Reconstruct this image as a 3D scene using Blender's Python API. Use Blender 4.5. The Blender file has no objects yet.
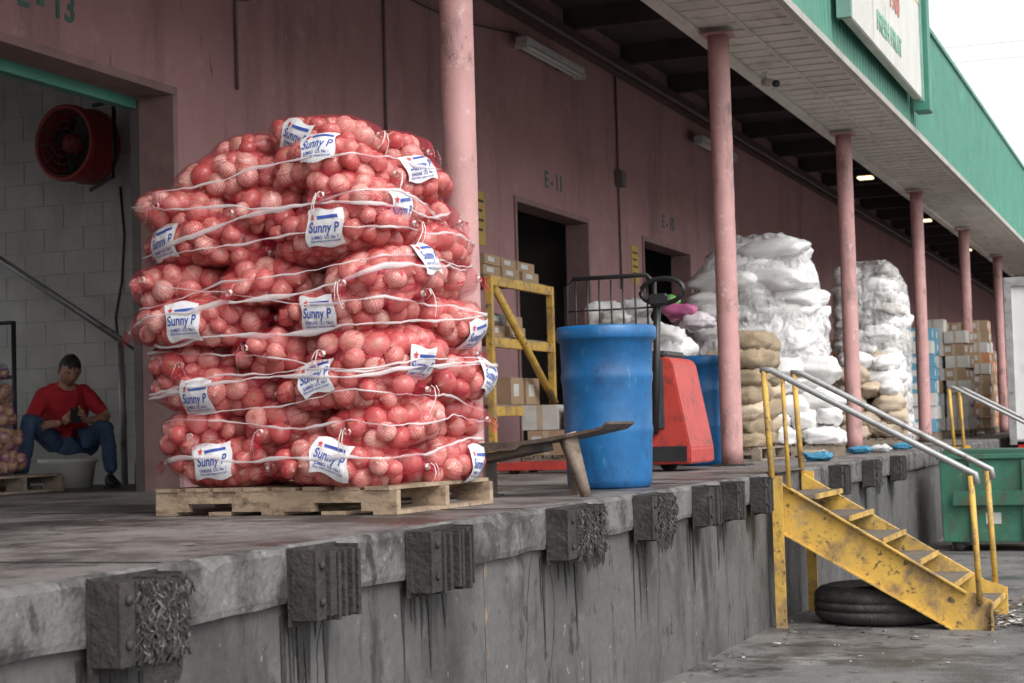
import bpy, bmesh, math, random
import numpy as np
from mathutils import Vector, Matrix, noise as mn
R=math.radians
random.seed(11); rg=np.random.default_rng(11)
scene=bpy.context.scene
COL=scene.collection
DZ=1.10
# ---------------------------------------------------------------- materials
MATS={}
def M(name,col,rough=.7,var=.2,scale=3.,bump=.15,bscale=40.,metal=0.,dirt=None,stretch=(1,1,1),spec=.5,rv=.0,bdist=.02,wet=None):
    if name in MATS: return MATS[name]
    m=bpy.data.materials.new(name); m.use_nodes=True; nt=m.node_tree; N=nt.nodes; L=nt.links
    b=N['Principled BSDF']; b.inputs['Roughness'].default_value=rough; b.inputs['Metallic'].default_value=metal
    b.inputs['Specular IOR Level'].default_value=spec
    g=N.new('ShaderNodeNewGeometry')
    mp=N.new('ShaderNodeMapping'); mp.inputs['Scale'].default_value=stretch; L.new(g.outputs['Position'],mp.inputs['Vector'])
    n=N.new('ShaderNodeTexNoise'); n.inputs['Scale'].default_value=scale; n.inputs['Detail'].default_value=6; n.inputs['Roughness'].default_value=.65
    L.new(mp.outputs[0],n.inputs['Vector'])
    cr=N.new('ShaderNodeValToRGB'); cr.color_ramp.elements[0].position=.3; cr.color_ramp.elements[1].position=.7
    cr.color_ramp.elements[0].color=(*[max(0,c*(1-var)) for c in col],1); cr.color_ramp.elements[1].color=(*[min(1,c*(1+var)) for c in col],1)
    L.new(n.outputs[0],cr.inputs[0]); out=cr.outputs[0]; mask0=None
    if dirt:
        for k,(dc,lo,hi,ds,dst) in enumerate(dirt):
            mp2=N.new('ShaderNodeMapping'); mp2.inputs['Scale'].default_value=dst; mp2.inputs['Location'].default_value=(3.3*k+1,k*7.1,k*2.2); L.new(g.outputs['Position'],mp2.inputs['Vector'])
            n2=N.new('ShaderNodeTexNoise'); n2.inputs['Scale'].default_value=ds; n2.inputs['Detail'].default_value=8; n2.inputs['Roughness'].default_value=.7
            L.new(mp2.outputs[0],n2.inputs['Vector'])
            r2=N.new('ShaderNodeMapRange'); r2.inputs[1].default_value=lo; r2.inputs[2].default_value=hi
            L.new(n2.outputs[0],r2.inputs[0])
            if k==0: mask0=r2.outputs[0]
            mx=N.new('ShaderNodeMix'); mx.data_type='RGBA'; L.new(r2.outputs[0],mx.inputs[0]); L.new(out,mx.inputs[6]); mx.inputs[7].default_value=(*dc,1)
            out=mx.outputs[2]
    L.new(out,b.inputs['Base Color'])
    if wet is not None:
        r3=N.new('ShaderNodeMapRange'); r3.inputs[3].default_value=rough; r3.inputs[4].default_value=wet; L.new(mask0,r3.inputs[0]); L.new(r3.outputs[0],b.inputs['Roughness'])
    elif rv>0:
        r3=N.new('ShaderNodeMapRange'); r3.inputs[1].default_value=.3; r3.inputs[2].default_value=.7; r3.inputs[3].default_value=rough-rv; r3.inputs[4].default_value=rough+rv
        L.new(n.outputs[0],r3.inputs[0]); L.new(r3.outputs[0],b.inputs['Roughness'])
    if bump>0:
        n3=N.new('ShaderNodeTexNoise'); n3.inputs['Scale'].default_value=bscale; n3.inputs['Detail'].default_value=5; L.new(g.outputs['Position'],n3.inputs['Vector'])
        bp=N.new('ShaderNodeBump'); bp.inputs['Strength'].default_value=bump; bp.inputs['Distance'].default_value=bdist
        L.new(n3.outputs[0],bp.inputs['Height']); L.new(bp.outputs[0],b.inputs['Normal'])
    MATS[name]=m; return m

pink=M('pink_wall_paint',(.385,.21,.21),.8,.12,.8,.12,60,dirt=[((.15,.09,.09),.52,.82,1.2,(1,1.6,.25)),((.46,.30,.29),.56,.75,5,(1,1,1)),((.12,.08,.08),.62,.75,7,(1,1.5,.3))])
pinkcol=M('pink_column_paint',(.46,.25,.24),.6,.12,4,.1,50,dirt=[((.14,.09,.08),.55,.72,6,(1,1,.25)),((.57,.40,.38),.58,.70,14,(1,1,1)),((.07,.055,.05),.64,.69,18,(1,1,1)),((.12,.09,.08),.58,.66,3,(1,1,.6))])
grayblock=M('grey_block_paint',(.50,.50,.475),.8,.12,2,.1,40,dirt=[((.22,.22,.21),.50,.85,1.5,(1,1,.5))])
darkceil=M('dark_ceiling',(.07,.055,.052),.9,.3,2)
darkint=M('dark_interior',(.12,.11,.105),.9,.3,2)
soffitm=M('soffit_boards',(.60,.56,.51),.7,.15,1.5,.05,30,dirt=[((.32,.29,.26),.52,.8,2,(3,.7,1)),((.2,.17,.14),.62,.8,5,(1,3,1))])
green=M('green_sheet_metal',(.05,.21,.15),.5,.18,2,.05,30,dirt=[((.10,.15,.12),.55,.8,3,(1,1,.3)),((.25,.38,.33),.62,.8,5,(1,1,.4))])
conc_top=M('dock_concrete',(.155,.138,.130),.7,.28,1.3,.3,55,dirt=[((.040,.034,.032),.46,.60,1.3,(1,1,1)),((.30,.275,.26),.58,.75,4,(1,1,1)),((.035,.03,.03),.57,.65,7,(1,1,1)),((.026,.023,.022),.61,.66,2.2,(1,1,1))],wet=.38)
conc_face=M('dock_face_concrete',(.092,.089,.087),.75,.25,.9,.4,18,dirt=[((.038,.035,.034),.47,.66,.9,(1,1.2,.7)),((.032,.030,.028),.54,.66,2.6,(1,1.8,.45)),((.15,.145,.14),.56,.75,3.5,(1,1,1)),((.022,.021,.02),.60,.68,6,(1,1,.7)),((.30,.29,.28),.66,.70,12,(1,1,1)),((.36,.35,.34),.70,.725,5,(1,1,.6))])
conc_lip=M('dock_lip_concrete',(.130,.124,.119),.8,.3,2.5,.45,30,dirt=[((.036,.033,.032),.46,.60,3,(1,1,1)),((.27,.26,.25),.6,.7,12,(1,1,1)),((.022,.02,.02),.56,.65,6,(1,1,.5))])
asph=M('asphalt_mat',(.135,.128,.122),.7,.3,.9,.5,70,dirt=[((.04,.038,.037),.46,.59,.8,(1,1,1)),((.25,.24,.23),.56,.72,2.5,(1,1,1)),((.03,.028,.028),.57,.65,4,(1,1,1))],wet=.35)
rubber=M('rubber',(.022,.021,.020),.8,.4,8,.5,60,dirt=[((.07,.065,.06),.60,.75,9,(1,1,1))])
rust=M('rusty_steel',(.034,.029,.027),.75,.4,9,.5,40,metal=.1,dirt=[((.085,.078,.07),.58,.7,12,(1,1,1)),((.018,.016,.015),.5,.62,5,(1,1,1)),((.085,.05,.035),.64,.72,8,(1,1,1))])
fibre=M('frayed_fibre',(.075,.069,.061),.95,.5,15,.3,60)
fibre2=M('frayed_fibre_dark',(.028,.026,.024),.95,.5,15,.3,60)
steel=M('galvanised_steel',(.34,.34,.34),.45,.2,6,.05,50,metal=.5,dirt=[((.14,.10,.08),.53,.72,8,(1,1,1))])
yellow=M('yellow_paint',(.56,.345,.065),.6,.15,4,.15,40,dirt=[((.22,.145,.08),.48,.64,5,(1,1,.8)),((.05,.045,.04),.57,.67,11,(1,1,1)),((.10,.06,.035),.59,.64,22,(1,1,1)),((.32,.24,.14),.56,.7,3,(1,1,1))])
tread=M('stair_tread',(.12,.10,.08),.7,.4,7,.2,50)
blackm=M('black_paint',(.02,.02,.022),.45,.3,6,.05)
redp=M('red_machine_paint',(.42,.045,.035),.45,.15,5,.03,40,dirt=[((.10,.03,.03),.53,.70,7,(1,1,1)),((.03,.03,.03),.60,.68,12,(1,1,1))])
bluep=M('blue_plastic',(.010,.115,.30),.42,.2,3,.15,14,dirt=[((.010,.05,.14),.5,.72,4,(1,1,.5)),((.08,.24,.40),.62,.74,14,(1,1,.4)),((.03,.03,.035),.63,.69,9,(1,1,.6))])
bluein=M('blue_plastic_inside',(.02,.08,.2),.5,.2,3,.05)
wood=M('pallet_wood',(.33,.245,.165),.8,.25,6,.25,50,stretch=(1,1,5),dirt=[((.15,.10,.07),.48,.66,7,(1,1,2)),((.06,.045,.035),.58,.68,5,(1,1,1))])
wood2=M('pallet_wood_grey',(.24,.19,.145),.85,.3,6,.25,50,dirt=[((.09,.07,.05),.52,.7,7,(1,1,2))])
plank=M('rusted_plate',(.085,.060,.045),.6,.4,5,.3,40,dirt=[((.20,.17,.15),.6,.72,6,(1,2,2)),((.03,.02,.015),.55,.68,4,(1,2,2))])
card=M('cardboard',(.33,.225,.14),.85,.15,4,.08,40,dirt=[((.20,.13,.085),.55,.75,4,(1,1,1))])
cardw=M('white_carton',(.5,.48,.45),.8,.12,4,.08)
cardb=M('blue_carton',(.10,.26,.36),.75,.12,4,.08)
cardo=M('orange_carton',(.5,.22,.10),.75,.15,4,.08)
whitesack=M('white_woven_sack',(.76,.75,.74),.4,.08,6,.4,14,dirt=[((.52,.50,.47),.52,.78,3,(1,1,1)),((.80,.80,.80),.6,.7,9,(1,1,1))],bdist=.02)
tansack=M('tan_sack',(.46,.37,.27),.75,.15,6,.3,30,dirt=[((.30,.22,.14),.52,.75,5,(1,1,1))])
burlap=M('burlap_sack',(.28,.215,.14),.9,.2,9,.4,60)
whitep=M('white_truck_paint',(.62,.62,.6),.45,.07,1.5,.02,dirt=[((.35,.33,.3),.55,.8,2,(1,1,.4))])
signm=M('sign_panel',(.56,.56,.52),.55,.08,2,.02,dirt=[((.40,.38,.32),.48,.70,1.5,(1,1,.4)),((.25,.23,.2),.60,.74,4,(1,1,.3))])
signy=M('sign_yellow',(.60,.54,.24),.55,.12,2,.02)
signr=M('sign_red',(.48,.18,.15),.6,.2,5,.0)
signg=M('sign_green',(.18,.37,.27),.6,.2,5,.0)
tube=M('fluorescent_tube',(.6,.6,.57),.4,.08,5,.0)
dumpg=M('dumpster_green',(.03,.13,.08),.5,.25,3,.1,30,dirt=[((.07,.06,.04),.50,.66,5,(1,1,.5)),((.12,.2,.16),.60,.7,9,(1,1,1))])
skinm=M('skin',(.44,.235,.16),.5,.1,14,.05,80)
hairm=M('hair_black',(.015,.012,.01),.6,.3,60,.3,120)
shirt=M('red_shirt',(.50,.022,.035),.9,.2,8,.6,9,bdist=.06)
jeans=M('blue_denim',(.05,.095,.175),.9,.4,9,.5,12,bdist=.05)
blackshoe=M('black_shoe',(.018,.018,.02),.6,.3,8,.05)
white_pl=M('white_plastic',(.6,.6,.57),.5,.08,5,.03)
eyew=M('eye_white',(.6,.58,.55),.3,.02,5,0)
lipm=M('lips',(.28,.10,.08),.5,.1,14,0)
purple=M('purple_label',(.16,.06,.26),.6,.3,12,.1)
# ---------------------------------------------------------------- helpers
def empty(name,loc=(0,0,0),rotz=0.):
    e=bpy.data.objects.new(name,None); COL.objects.link(e); e.location=loc; e.rotation_euler=(0,0,rotz); e.empty_display_size=.2
    return e
def setpar(o,p):
    if p is not None: o.parent=p
    return o
def obj(name,me,parent=None,mats=(),smooth=False):
    o=bpy.data.objects.new(name,me); COL.objects.link(o)
    for m in (mats if isinstance(mats,(list,tuple)) else [mats]): me.materials.append(m)
    if smooth:
        me.polygons.foreach_set('use_smooth',[True]*len(me.polygons))
    return setpar(o,parent)
def box(name,lo,hi,mat,parent=None,bev=0.,rot=None):
    lo=Vector(lo);hi=Vector(hi);c=(lo+hi)/2;s=hi-lo
    bm=bmesh.new(); bmesh.ops.create_cube(bm,size=1)
    bmesh.ops.scale(bm,vec=s,verts=bm.verts)
    if bev>0: bmesh.ops.bevel(bm,geom=bm.edges[:],offset=min(bev,min(s)*.45),segments=2,affect='EDGES')
    me=bpy.data.meshes.new(name); bm.to_mesh(me); bm.free()
    o=obj(name,me,parent,mat); o.location=c
    if rot: o.rotation_euler=rot
    return o
def tubeo(name,pts,r,mat,parent=None,seg=10,closed=False,flat=1.0):
    pts=[Vector(p) for p in pts]; n=len(pts); V=[];F=[]
    up0=Vector((0,0,1))
    for i,p in enumerate(pts):
        if closed: t=(pts[(i+1)%n]-pts[i-1])
        else: t=(pts[min(i+1,n-1)]-pts[max(i-1,0)])
        t.normalize()
        a=up0 if abs(t.z)<.95 else Vector((1,0,0))
        s=t.cross(a).normalized(); u=s.cross(t).normalized()
        rr=r[i] if isinstance(r,(list,tuple)) else r
        for k in range(seg):
            an=2*math.pi*k/seg
            V.append(p+s*math.cos(an)*rr*flat+u*math.sin(an)*rr)
    m=n if closed else n-1
    for i in range(m):
        for k in range(seg):
            a=i*seg+k;b=i*seg+(k+1)%seg;j=(i+1)%n
            F.append((a,b,j*seg+(k+1)%seg,j*seg+k))
    if not closed:
        F.append(tuple(range(seg))[::-1]); F.append(tuple((n-1)*seg+k for k in range(seg)))
    me=bpy.data.meshes.new(name); me.from_pydata([tuple(v) for v in V],[],F)
    return obj(name,me,parent,mat,True)
def lathe(name,prof,mat,parent=None,seg=48,loc=(0,0,0),matf=None,rot=None):
    V=[];F=[];mi=[]
    for (r,z) in prof:
        for k in range(seg):
            a=2*math.pi*k/seg; V.append((r*math.cos(a),r*math.sin(a),z))
    for i in range(len(prof)-1):
        for k in range(seg):
            F.append((i*seg+k,i*seg+(k+1)%seg,(i+1)*seg+(k+1)%seg,(i+1)*seg+k)); mi.append(matf(i) if matf else 0)
    me=bpy.data.meshes.new(name); me.from_pydata(V,[],F)
    o=obj(name,me,parent,mat,True); me.polygons.foreach_set('material_index',mi); o.location=loc
    if rot: o.rotation_euler=rot
    return o
def prism(name,poly,y0,y1,mat,parent=None,bev=0.):
    bm=bmesh.new(); vs=[bm.verts.new((x,y0,z)) for x,z in poly]; f=bm.faces.new(vs)
    r=bmesh.ops.extrude_face_region(bm,geom=[f]); bmesh.ops.translate(bm,vec=(0,y1-y0,0),verts=[v for v in r['geom'] if isinstance(v,bmesh.types.BMVert)])
    bmesh.ops.recalc_face_normals(bm,faces=bm.faces)
    if bev>0: bmesh.ops.bevel(bm,geom=bm.edges[:],offset=bev,segments=2,affect='EDGES')
    me=bpy.data.meshes.new(name); bm.to_mesh(me); bm.free()
    return obj(name,me,parent,mat)
class MB:
    def __init__(s): s.v=[];s.f=[];s.m=[];s.n=0
    def add(s,V,F,mi=0):
        V=np.asarray(V,float); s.v.append(V)
        if len(F) and all(len(q)==len(F[0]) for q in F): F=(np.asarray(F,int)+s.n).tolist()
        else: F=[[i+s.n for i in q] for q in F]
        s.f.extend(F); s.m.extend([mi]*len(F)); s.n+=len(V)
    def addbox(s,lo,hi,mi=0,Mx=None):
        lo=np.array(lo,float);hi=np.array(hi,float)
        V=np.array([[a,b,c] for a in (lo[0],hi[0]) for b in (lo[1],hi[1]) for c in (lo[2],hi[2])])
        if Mx is not None: V=(np.array(Mx.to_3x3())@V.T).T+np.array(Mx.translation)
        s.add(V,[(0,1,3,2),(4,6,7,5),(0,4,5,1),(2,3,7,6),(0,2,6,4),(1,5,7,3)],mi)
    def make(s,name,mats,parent=None,smooth=False):
        me=bpy.data.meshes.new(name); V=np.concatenate(s.v)
        me.from_pydata(V.tolist(),[],s.f)
        o=obj(name,me,parent,mats,smooth); me.polygons.foreach_set('material_index',s.m); return o
def text_mesh(body,size,align='CENTER',ext=0.):
    cu=bpy.data.curves.new('t','FONT'); cu.body=body; cu.size=size; cu.align_x=align; cu.align_y='CENTER'; cu.extrude=ext; cu.offset=size*.02
    o=bpy.data.objects.new('t',cu); COL.objects.link(o)
    dg=bpy.context.evaluated_depsgraph_get(); me=bpy.data.meshes.new_from_object(o.evaluated_get(dg)); 
    bpy.data.objects.remove(o); bpy.data.curves.remove(cu); me.materials.clear(); return me
def text(name,body,size,loc,rot,mat,parent=None):
    o=obj(name,text_mesh(body,size,ext=.002),parent,mat); o.location=loc; o.rotation_euler=rot; return o
def J(s_): return max(-2*s_,min(2*s_,random.gauss(0,s_)))

# ---------------------------------------------------------------- camera / world / sun
cam=bpy.data.cameras.new('camera'); co=bpy.data.objects.new('camera',cam); COL.objects.link(co); scene.camera=co
th=math.atan(675/1750); p=R(2.86); rl=.028
f=Vector((-math.sin(th)*math.cos(p),math.cos(th)*math.cos(p),math.sin(p))); r=Vector((math.cos(th),math.sin(th),0)); u=r.cross(f)
r2=r*math.cos(rl)-u*math.sin(rl); u2=u*math.cos(rl)+r*math.sin(rl)
mw=Matrix((r2,u2,-f)).transposed().to_4x4(); mw.translation=(2.87,0,1.47); co.matrix_world=mw
cam.lens=61.5; cam.sensor_width=36; cam.clip_start=.05; cam.clip_end=2000
cam.dof.use_dof=True; cam.dof.focus_distance=8.6; cam.dof.aperture_fstop=6.3
w=bpy.data.worlds.new('World'); scene.world=w; w.use_nodes=True; nt=w.node_tree
sky=nt.nodes.new('ShaderNodeTexSky'); sky.sky_type='NISHITA'; sky.sun_disc=False; sky.sun_elevation=R(48); sky.sun_rotation=R(125); sky.dust_density=3; sky.air_density=1.0
hs=nt.nodes.new('ShaderNodeHueSaturation'); hs.inputs['Saturation'].default_value=.12; hs.inputs['Value'].default_value=2.15
nt.links.new(sky.outputs[0],hs.inputs['Color']); bg=nt.nodes['Background']; nt.links.new(hs.outputs[0],bg.inputs[0]); bg.inputs[1].default_value=.15
sl=bpy.data.lights.new('sun','SUN'); sl.energy=1.4; sl.angle=R(35); sl.color=(1,.965,.92); so=bpy.data.objects.new('sun',sl); COL.objects.link(so)
sd=Vector((math.sin(R(125))*math.cos(R(48)),math.cos(R(125))*math.cos(R(48)),math.sin(R(48)))); so.rotation_euler=(-sd).to_track_quat('-Z','Y').to_euler(); so.location=(10,-8,15)
scene.view_settings.view_transform='Standard'; scene.view_settings.look='None'; scene.view_settings.exposure=0

# ---------------------------------------------------------------- ground
me=bpy.data.meshes.new('ground'); me.from_pydata([(-600,-600,0),(600,-600,0),(600,900,0),(-600,900,0)],[],[(0,1,2,3)]); obj('ground',me,None,asph)
# ---------------------------------------------------------------- loading dock
dock=empty('loading_dock')
Y1=95
me_=box('slab',(-14,-7,0.0),(0,Y1,DZ),[conc_face,conc_top],dock)
for pl in me_.data.polygons:
    if pl.normal.z>.5: pl.material_index=1
mb=MB()
ys=np.arange(-7,Y1,.04); ys=ys[(ys<40)]
prof=[(0.0,.925),(.028,.905),(.034,.93),(.034,1.075),(.022,1.096),(0.0,1.0985)]
V=[]
for y in ys:
    chip=max(0,mn.noise(Vector((9,y*2.3,1)))-.25)*.10+max(0,mn.noise(Vector((2,y*7.3,5)))-.3)*.05
    for k,(x,z) in enumerate(prof):
        j=mn.noise(Vector((x*3,y*5,z*9)))*.010 + mn.noise(Vector((1,y*1.3,z*3)))*.006
        x2=x+ (j if 0<k<5 else 0); z2=z
        if k==4: z2=z+mn.noise(Vector((5,y*4,3)))*.008-.004-chip*.7
        if k==3: z2=z-chip*1.1+min(0,mn.noise(Vector((7,y*9,3)))*.01)
        if k==1: z2=z+mn.noise(Vector((3,y*3,8)))*.010
        V.append((max(x2,.002) if k<5 else 0,y,z2))
F=[(i*6+k,i*6+k+1,(i+1)*6+k+1,(i+1)*6+k) for i in range(len(ys)-1) for k in range(5)]
mb.add(V,F); lip=mb.make('lip',[conc_lip],dock)
for y in (1.5,4.5,7.55,10.6,13.6,16.7,19.8,22.9,26,29):
    box('expansion_joint',(-3.7,y,DZ+.0005),(-.01,y+.012,DZ+.0035),rubber,dock)
box('rust_streak',(.001,7.02,.0),(.003,7.06,.9),M('rust_stain',(.20,.145,.10),.8,.3,12,.1,dirt=[((.10,.09,.085),.42,.52,9,(1,1,.6))]),dock)  # thin upright strip coloured as a rust stain
grease=M('grease_mat',(.026,.024,.023),.6,.5,6,.4,40)
mb=MB()
for i in range(9):
    y=random.uniform(4,12); z=.88; ww=.004
    while z>.05:
        y2=y+J(.02); z2=z-random.uniform(.04,.09); mb.add([(.0015,y-ww,z),(.0015,y+ww,z),(.0015,y2+ww*.8,z2),(.0015,y2-ww*.8,z2)],[(0,1,2,3)]); y,z=y2,z2; ww=max(.001,ww*.92)
        if random.random()<.08: break
mb.make('cracks',[grease],dock)
def bumper(y0,y1,shag,zt=1.092,zb=.85):
    e=empty('dock_bumper',(0.036,y0,0)); wd=y1-y0
    box('bracket_plate',(0,-.0,zb-.02),(.012,wd,zt+.0),rust,e)
    box('bracket_flange',(.012,0,zb),(.10,.012,zt-.005),rust,e,.002)
    box('bracket_flange',(.012,wd-.012,zb),(.10,wd,zt-.005),rust,e,.002)
    box('angle_face',(.1005,0.0,zb),(.108,wd*.22,zt-.008),rust,e,.002)
    m=MB(); n=int(wd*.76/.022); a0=wd*.23
    for i in range(n):
        a=a0+i*(wd-a0-.014)/n
        d=.105+random.uniform(-.02,.02); zz=random.uniform(-.02,.012)
        m.addbox((.013,a,zb+.005+zz),(d,a+(wd-a0)/n-.001,zt-.016+zz*.5),0)
    m.make('laminated_pads',[rubber],e)
    for zz in (zt-.06,zb+.06): lathe('bolt_head',[(.001,.0),(.014,.0),(.014,.010),(.001,.012)],rust,e,6,loc=(.108,wd*.11,zz),rot=(0,R(90),0))
    m=MB()
    for i in range(9+int(random.random()*7)):
        y=random.uniform(.0,1.)*wd; L=random.uniform(.06,.45)*(1.4 if shag else 1); ww=random.uniform(.005,.026)
        pts=[(y-ww,zb+.02),(y+ww,zb+.02),(y+ww*.6+J(.004),zb-L*.35),(y+ww*.3+J(.004),zb-L*.7),(y,zb-L),(y-ww*.4+J(.004),zb-L*.6),(y-ww*.7,zb-L*.3)]
        m.add([(-.0305-.0003*i,a,z) for a,z in pts],[tuple(range(7))])
    m.make('grease_runs',[grease],e)
    if shag:
        m=MB()
        for i in range(700):
            y=wd*.25+random.random()*wd*.72; z=random.uniform(zb+.02,zt-.01)
            L=random.uniform(.015,.05); x=.112+random.uniform(-.015,.010)
            ang=random.gauss(0,.45); dx=random.uniform(-.012,.006)
            pth=[(x,y,z),(x+dx+.006,y+math.sin(ang)*L*.4+J(.003),z-L*.35),(x+dx,y+math.sin(ang)*L*.8,z-L*.7),(x+dx-.004,y+math.sin(ang*1.6)*L,z-L)]
            wv=random.uniform(.0015,.006); VV=[]
            for q in pth: VV+= [(q[0],q[1]-wv,q[2]),(q[0]+.003,q[1]+wv,q[2])]
            m.add(VV,[(0,1,3,2),(2,3,5,4),(4,5,7,6)],0 if random.random()<.35 else 1)
        m.make('frayed_cord',[fibre,fibre2],e)
        m=MB()
        for i in range(22):
            y=random.uniform(.28*wd,wd*.97); L=random.uniform(.02,.10); ww=random.uniform(.006,.02)
            m.add([(.09,y-ww,zb+.05),(.105,y+ww,zb+.05),(.10,y+ww*.7,zb-L*.6),(.092,y,zb-L),(.088,y-ww*.8,zb-L*.5)],[(0,1,2,3,4)])
        m.make('torn_strips',[rubber],e)
for a,b_,s in [(4.06,4.40,True),(5.2,5.54,False),(6.15,6.6,False),(7.72,8.30,True),(9.1,9.55,True),(10.3,10.6,False),(11.0,11.25,False),(11.8,12.05,False),(14.6,15,False),(16.2,16.6,True),(17.8,18.2,False)]:
    bumper(a,b_,s)
# ---------------------------------------------------------------- building
B=empty('warehouse_building')
xw0,xw1=-4.03,-3.78; ZT=6.4; ZD=3.97
ops_=[(2.0,10.7),(17.4,19.9),(22.1,24.5),(27.2,29.6),(32.2,34.6),(37.2,39.6),(42.2,44.6),(47.2,49.6),(52.2,54.6)]  # first opening is widened out of view to admit more light
prev=-7
fm=M('door_frame_paint',(.26,.16,.15),.7,.2,6,.1)
for a,b_ in ops_:
    box('wall_pier',(xw0,prev,DZ+.0),(xw1,a,ZT),pink,B)
    box('wall_lintel',(xw0,a,ZD),(xw1,b_,ZT),pink,B)
    prev=b_
    box('door_jamb',(xw0-.02,b_-.06,DZ),(xw1+.018,b_-.0025,ZD-.062),fm,B)
    box('door_jamb',(xw0-.02,a+.0025,DZ),(xw1+.018,a+.06,ZD-.062),fm,B)
    box('door_head',(xw0-.02,a+.0025,ZD-.06),(xw1+.018,b_-.0025,ZD-.0025),fm,B)
box('wall_pier',(xw0,prev,DZ),(xw1,Y1,ZT),pink,B)
box('back_wall',(-11.2,-7,DZ),(-11,2.2,5.0),grayblock,B); box('back_wall',(-11.2,12.2,DZ),(-11,Y1,5.0),grayblock,B); box('light_opening_lintel',(-11.2,2.2,4.6),(-11,12.2,5.0),grayblock,B)  # unseen gap between back walls is added to let daylight into the room
box('room_ceiling',(-11,-7,4.75),(xw0,Y1,4.95),M('room_ceiling_m',(.5,.5,.48),.9),B)
box('partition_wall',(-11,12.6,DZ),(xw0-.001,12.8,4.75),grayblock,B)
box('partition_wall',(-11,1.0,DZ),(xw0-.001,1.2,4.75),grayblock,B)
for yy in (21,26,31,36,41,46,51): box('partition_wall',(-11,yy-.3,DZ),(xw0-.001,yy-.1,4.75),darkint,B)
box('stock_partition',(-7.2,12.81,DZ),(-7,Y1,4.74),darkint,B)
mb=MB(); jm=M('mortar',(.36,.36,.345),.9,.2,5,.1)
z=DZ+.2; k=0
while z<4.7:
    mb.addbox((-10.9,12.5965,z),(-4.05,12.5985,z+.007))
    x=-10.9+(.2 if k%2 else 0)
    while x<-4.1:
        mb.addbox((x,12.5965,z+.008),(x+.007,12.5985,min(z+.199,4.74))); x+=.4
    z+=.2;k+=1
mb.make('block_joints',[jm],B)
box('roof_deck',(xw1,-7,ZT-.03),(-1.08,Y1,ZT+.12),darkceil,B)
box('soffit',(-1.08,-7,4.91),(-.045,Y1,5.02),soffitm,B)
box('soffit_inner_face',(-1.10,-7,4.90),(-1.082,Y1,ZT-.032),M('soffit_inner',(.20,.14,.13),.8),B)
box('canopy_roof',(-1.08,-7,6.30),(-.045,Y1,6.36),darkceil,B)
mb=MB(); y=-7
while y<70:
    mb.addbox((-1.075,y,4.900),(-.05,y+.02,4.909)); y+=.30
mb.addbox((-.60,-7,4.896),(-.57,70,4.8995)); mb.addbox((-.16,-7,4.885),(-.05,70,4.8995)); mb.addbox((-1.075,-7,4.86),(-.97,70,4.8995))
mb.make('soffit_battens',[soffitm],B)
mb=MB(); V=[];y=-7.
while y<85:
    for (dx,dy) in ((0,0),(0,.09),(.035,.11),(.035,.15)):
        V.append((-.04+dx,y+dy,4.87)); V.append((-.04+dx,y+dy,6.34))
    y+=.17
n=len(V)//2
mb.add(V,[(2*i,2*i+2,2*i+3,2*i+1) for i in range(n-1)]); mb.make('corrugated_fascia',[green],B)
box('fascia_cap',(-.09,-7,6.341),(.02,Y1,6.40),green,B); box('fascia_drip',(-.045,-7,4.80),(.012,Y1,4.868),M('drip_edge',(.36,.34,.30),.6),B)
for y in np.arange(-5,90,2.2): box('joist',(xw1+.001,y,6.12),(-1.11,y+.12,ZT-.032),darkceil,B)
bb=M('beam_brown',(.10,.062,.055),.7); pdk=M('pipe_dark',(.08,.055,.05),.5)
box('long_beam',(-2.3,-7,5.95),(-2.12,90,6.118),bb,B); box('long_beam',(-3.74,-7,5.9),(-3.62,90,6.1),bb,B)
tubeo('sprinkler_pipe',[(-1.7,-6,5.85),(-1.7,90,5.85)],.035,pdk,B); tubeo('sprinkler_pipe',[(-3.3,-6,5.75),(-3.3,90,5.75)],.028,pdk,B)
cm=M('conduit_m',(.13,.085,.085),.5); jb=M('jbox',(.14,.12,.11),.6)
for yy,zb in ((11.55,4.1),(14.2,3.9),(21.1,3.2),(26.0,3.4)):
    tubeo('conduit',[(xw1+.02,yy,zb),(xw1+.02,yy,6.1)],.013,cm,B)
box('junction_box',(xw1,11.47,4.80),(xw1+.09,11.67,4.98),jb,B,.008); box('junction_box',(xw1,14.13,3.82),(xw1+.06,14.27,3.94),jb,B,.008); box('junction_box',(xw1,21.0,4.5),(xw1+.1,21.2,4.7),jb,B,.008)
tubeo('hanging_cable',[(xw1+.03,9.4+i*.215,5.28-.30*math.sin(i/10*math.pi)-.035*i) for i in range(11)],.009,blackm,B)
tubeo('hanging_cable',[(xw1+.04,12+i*.4,5.75-.25*math.sin(i/14*math.pi)) for i in range(15)],.008,blackm,B)
for y,t in ((9.2,'E - 13'),(18.7,'E - 11'),(23.4,'E - 10'),(28.4,'E - 9')):
    text('door_number',t,.26,(xw1+.004,y,4.26),(R(90),0,R(90)),M('stencil_green',(.06,.15,.12),.7,.3,9,0),B)
box('rolled_door_guard',(-4.14,2.1,3.83),(-4.055,10.62,3.905),green,B)
box('door_track',(-4.12,10.64,DZ),(-4.055,10.69,3.9),M('track_metal',(.10,.085,.08),.6),B)
tubeo('wall_conduit',[(-5.24,12.57,2.3),(-5.24,12.57,4.7)],.02,steel,B); tubeo('wall_conduit',[(-5.34,12.57,3.9),(-5.34,12.57,4.7)],.014,steel,B)
ysign=M('sign_yellow2',(.50,.33,.07),.6,.15,8)
def wallsign(y,z,w_,h,m_):
    e=empty('warning_sign',(xw1,y,z)); box('plate',(.002,-w_/2,-h/2),(.01,w_/2,h/2),m_,e)
    for k in range(4): box('line',(.0105,-w_*.36,h*.3-k*h*.18),(.012,w_*.36*(1-.3*(k%2)),h*.35-k*h*.18),M('sign_ink',(.05,.04,.03),.7),e)
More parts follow.
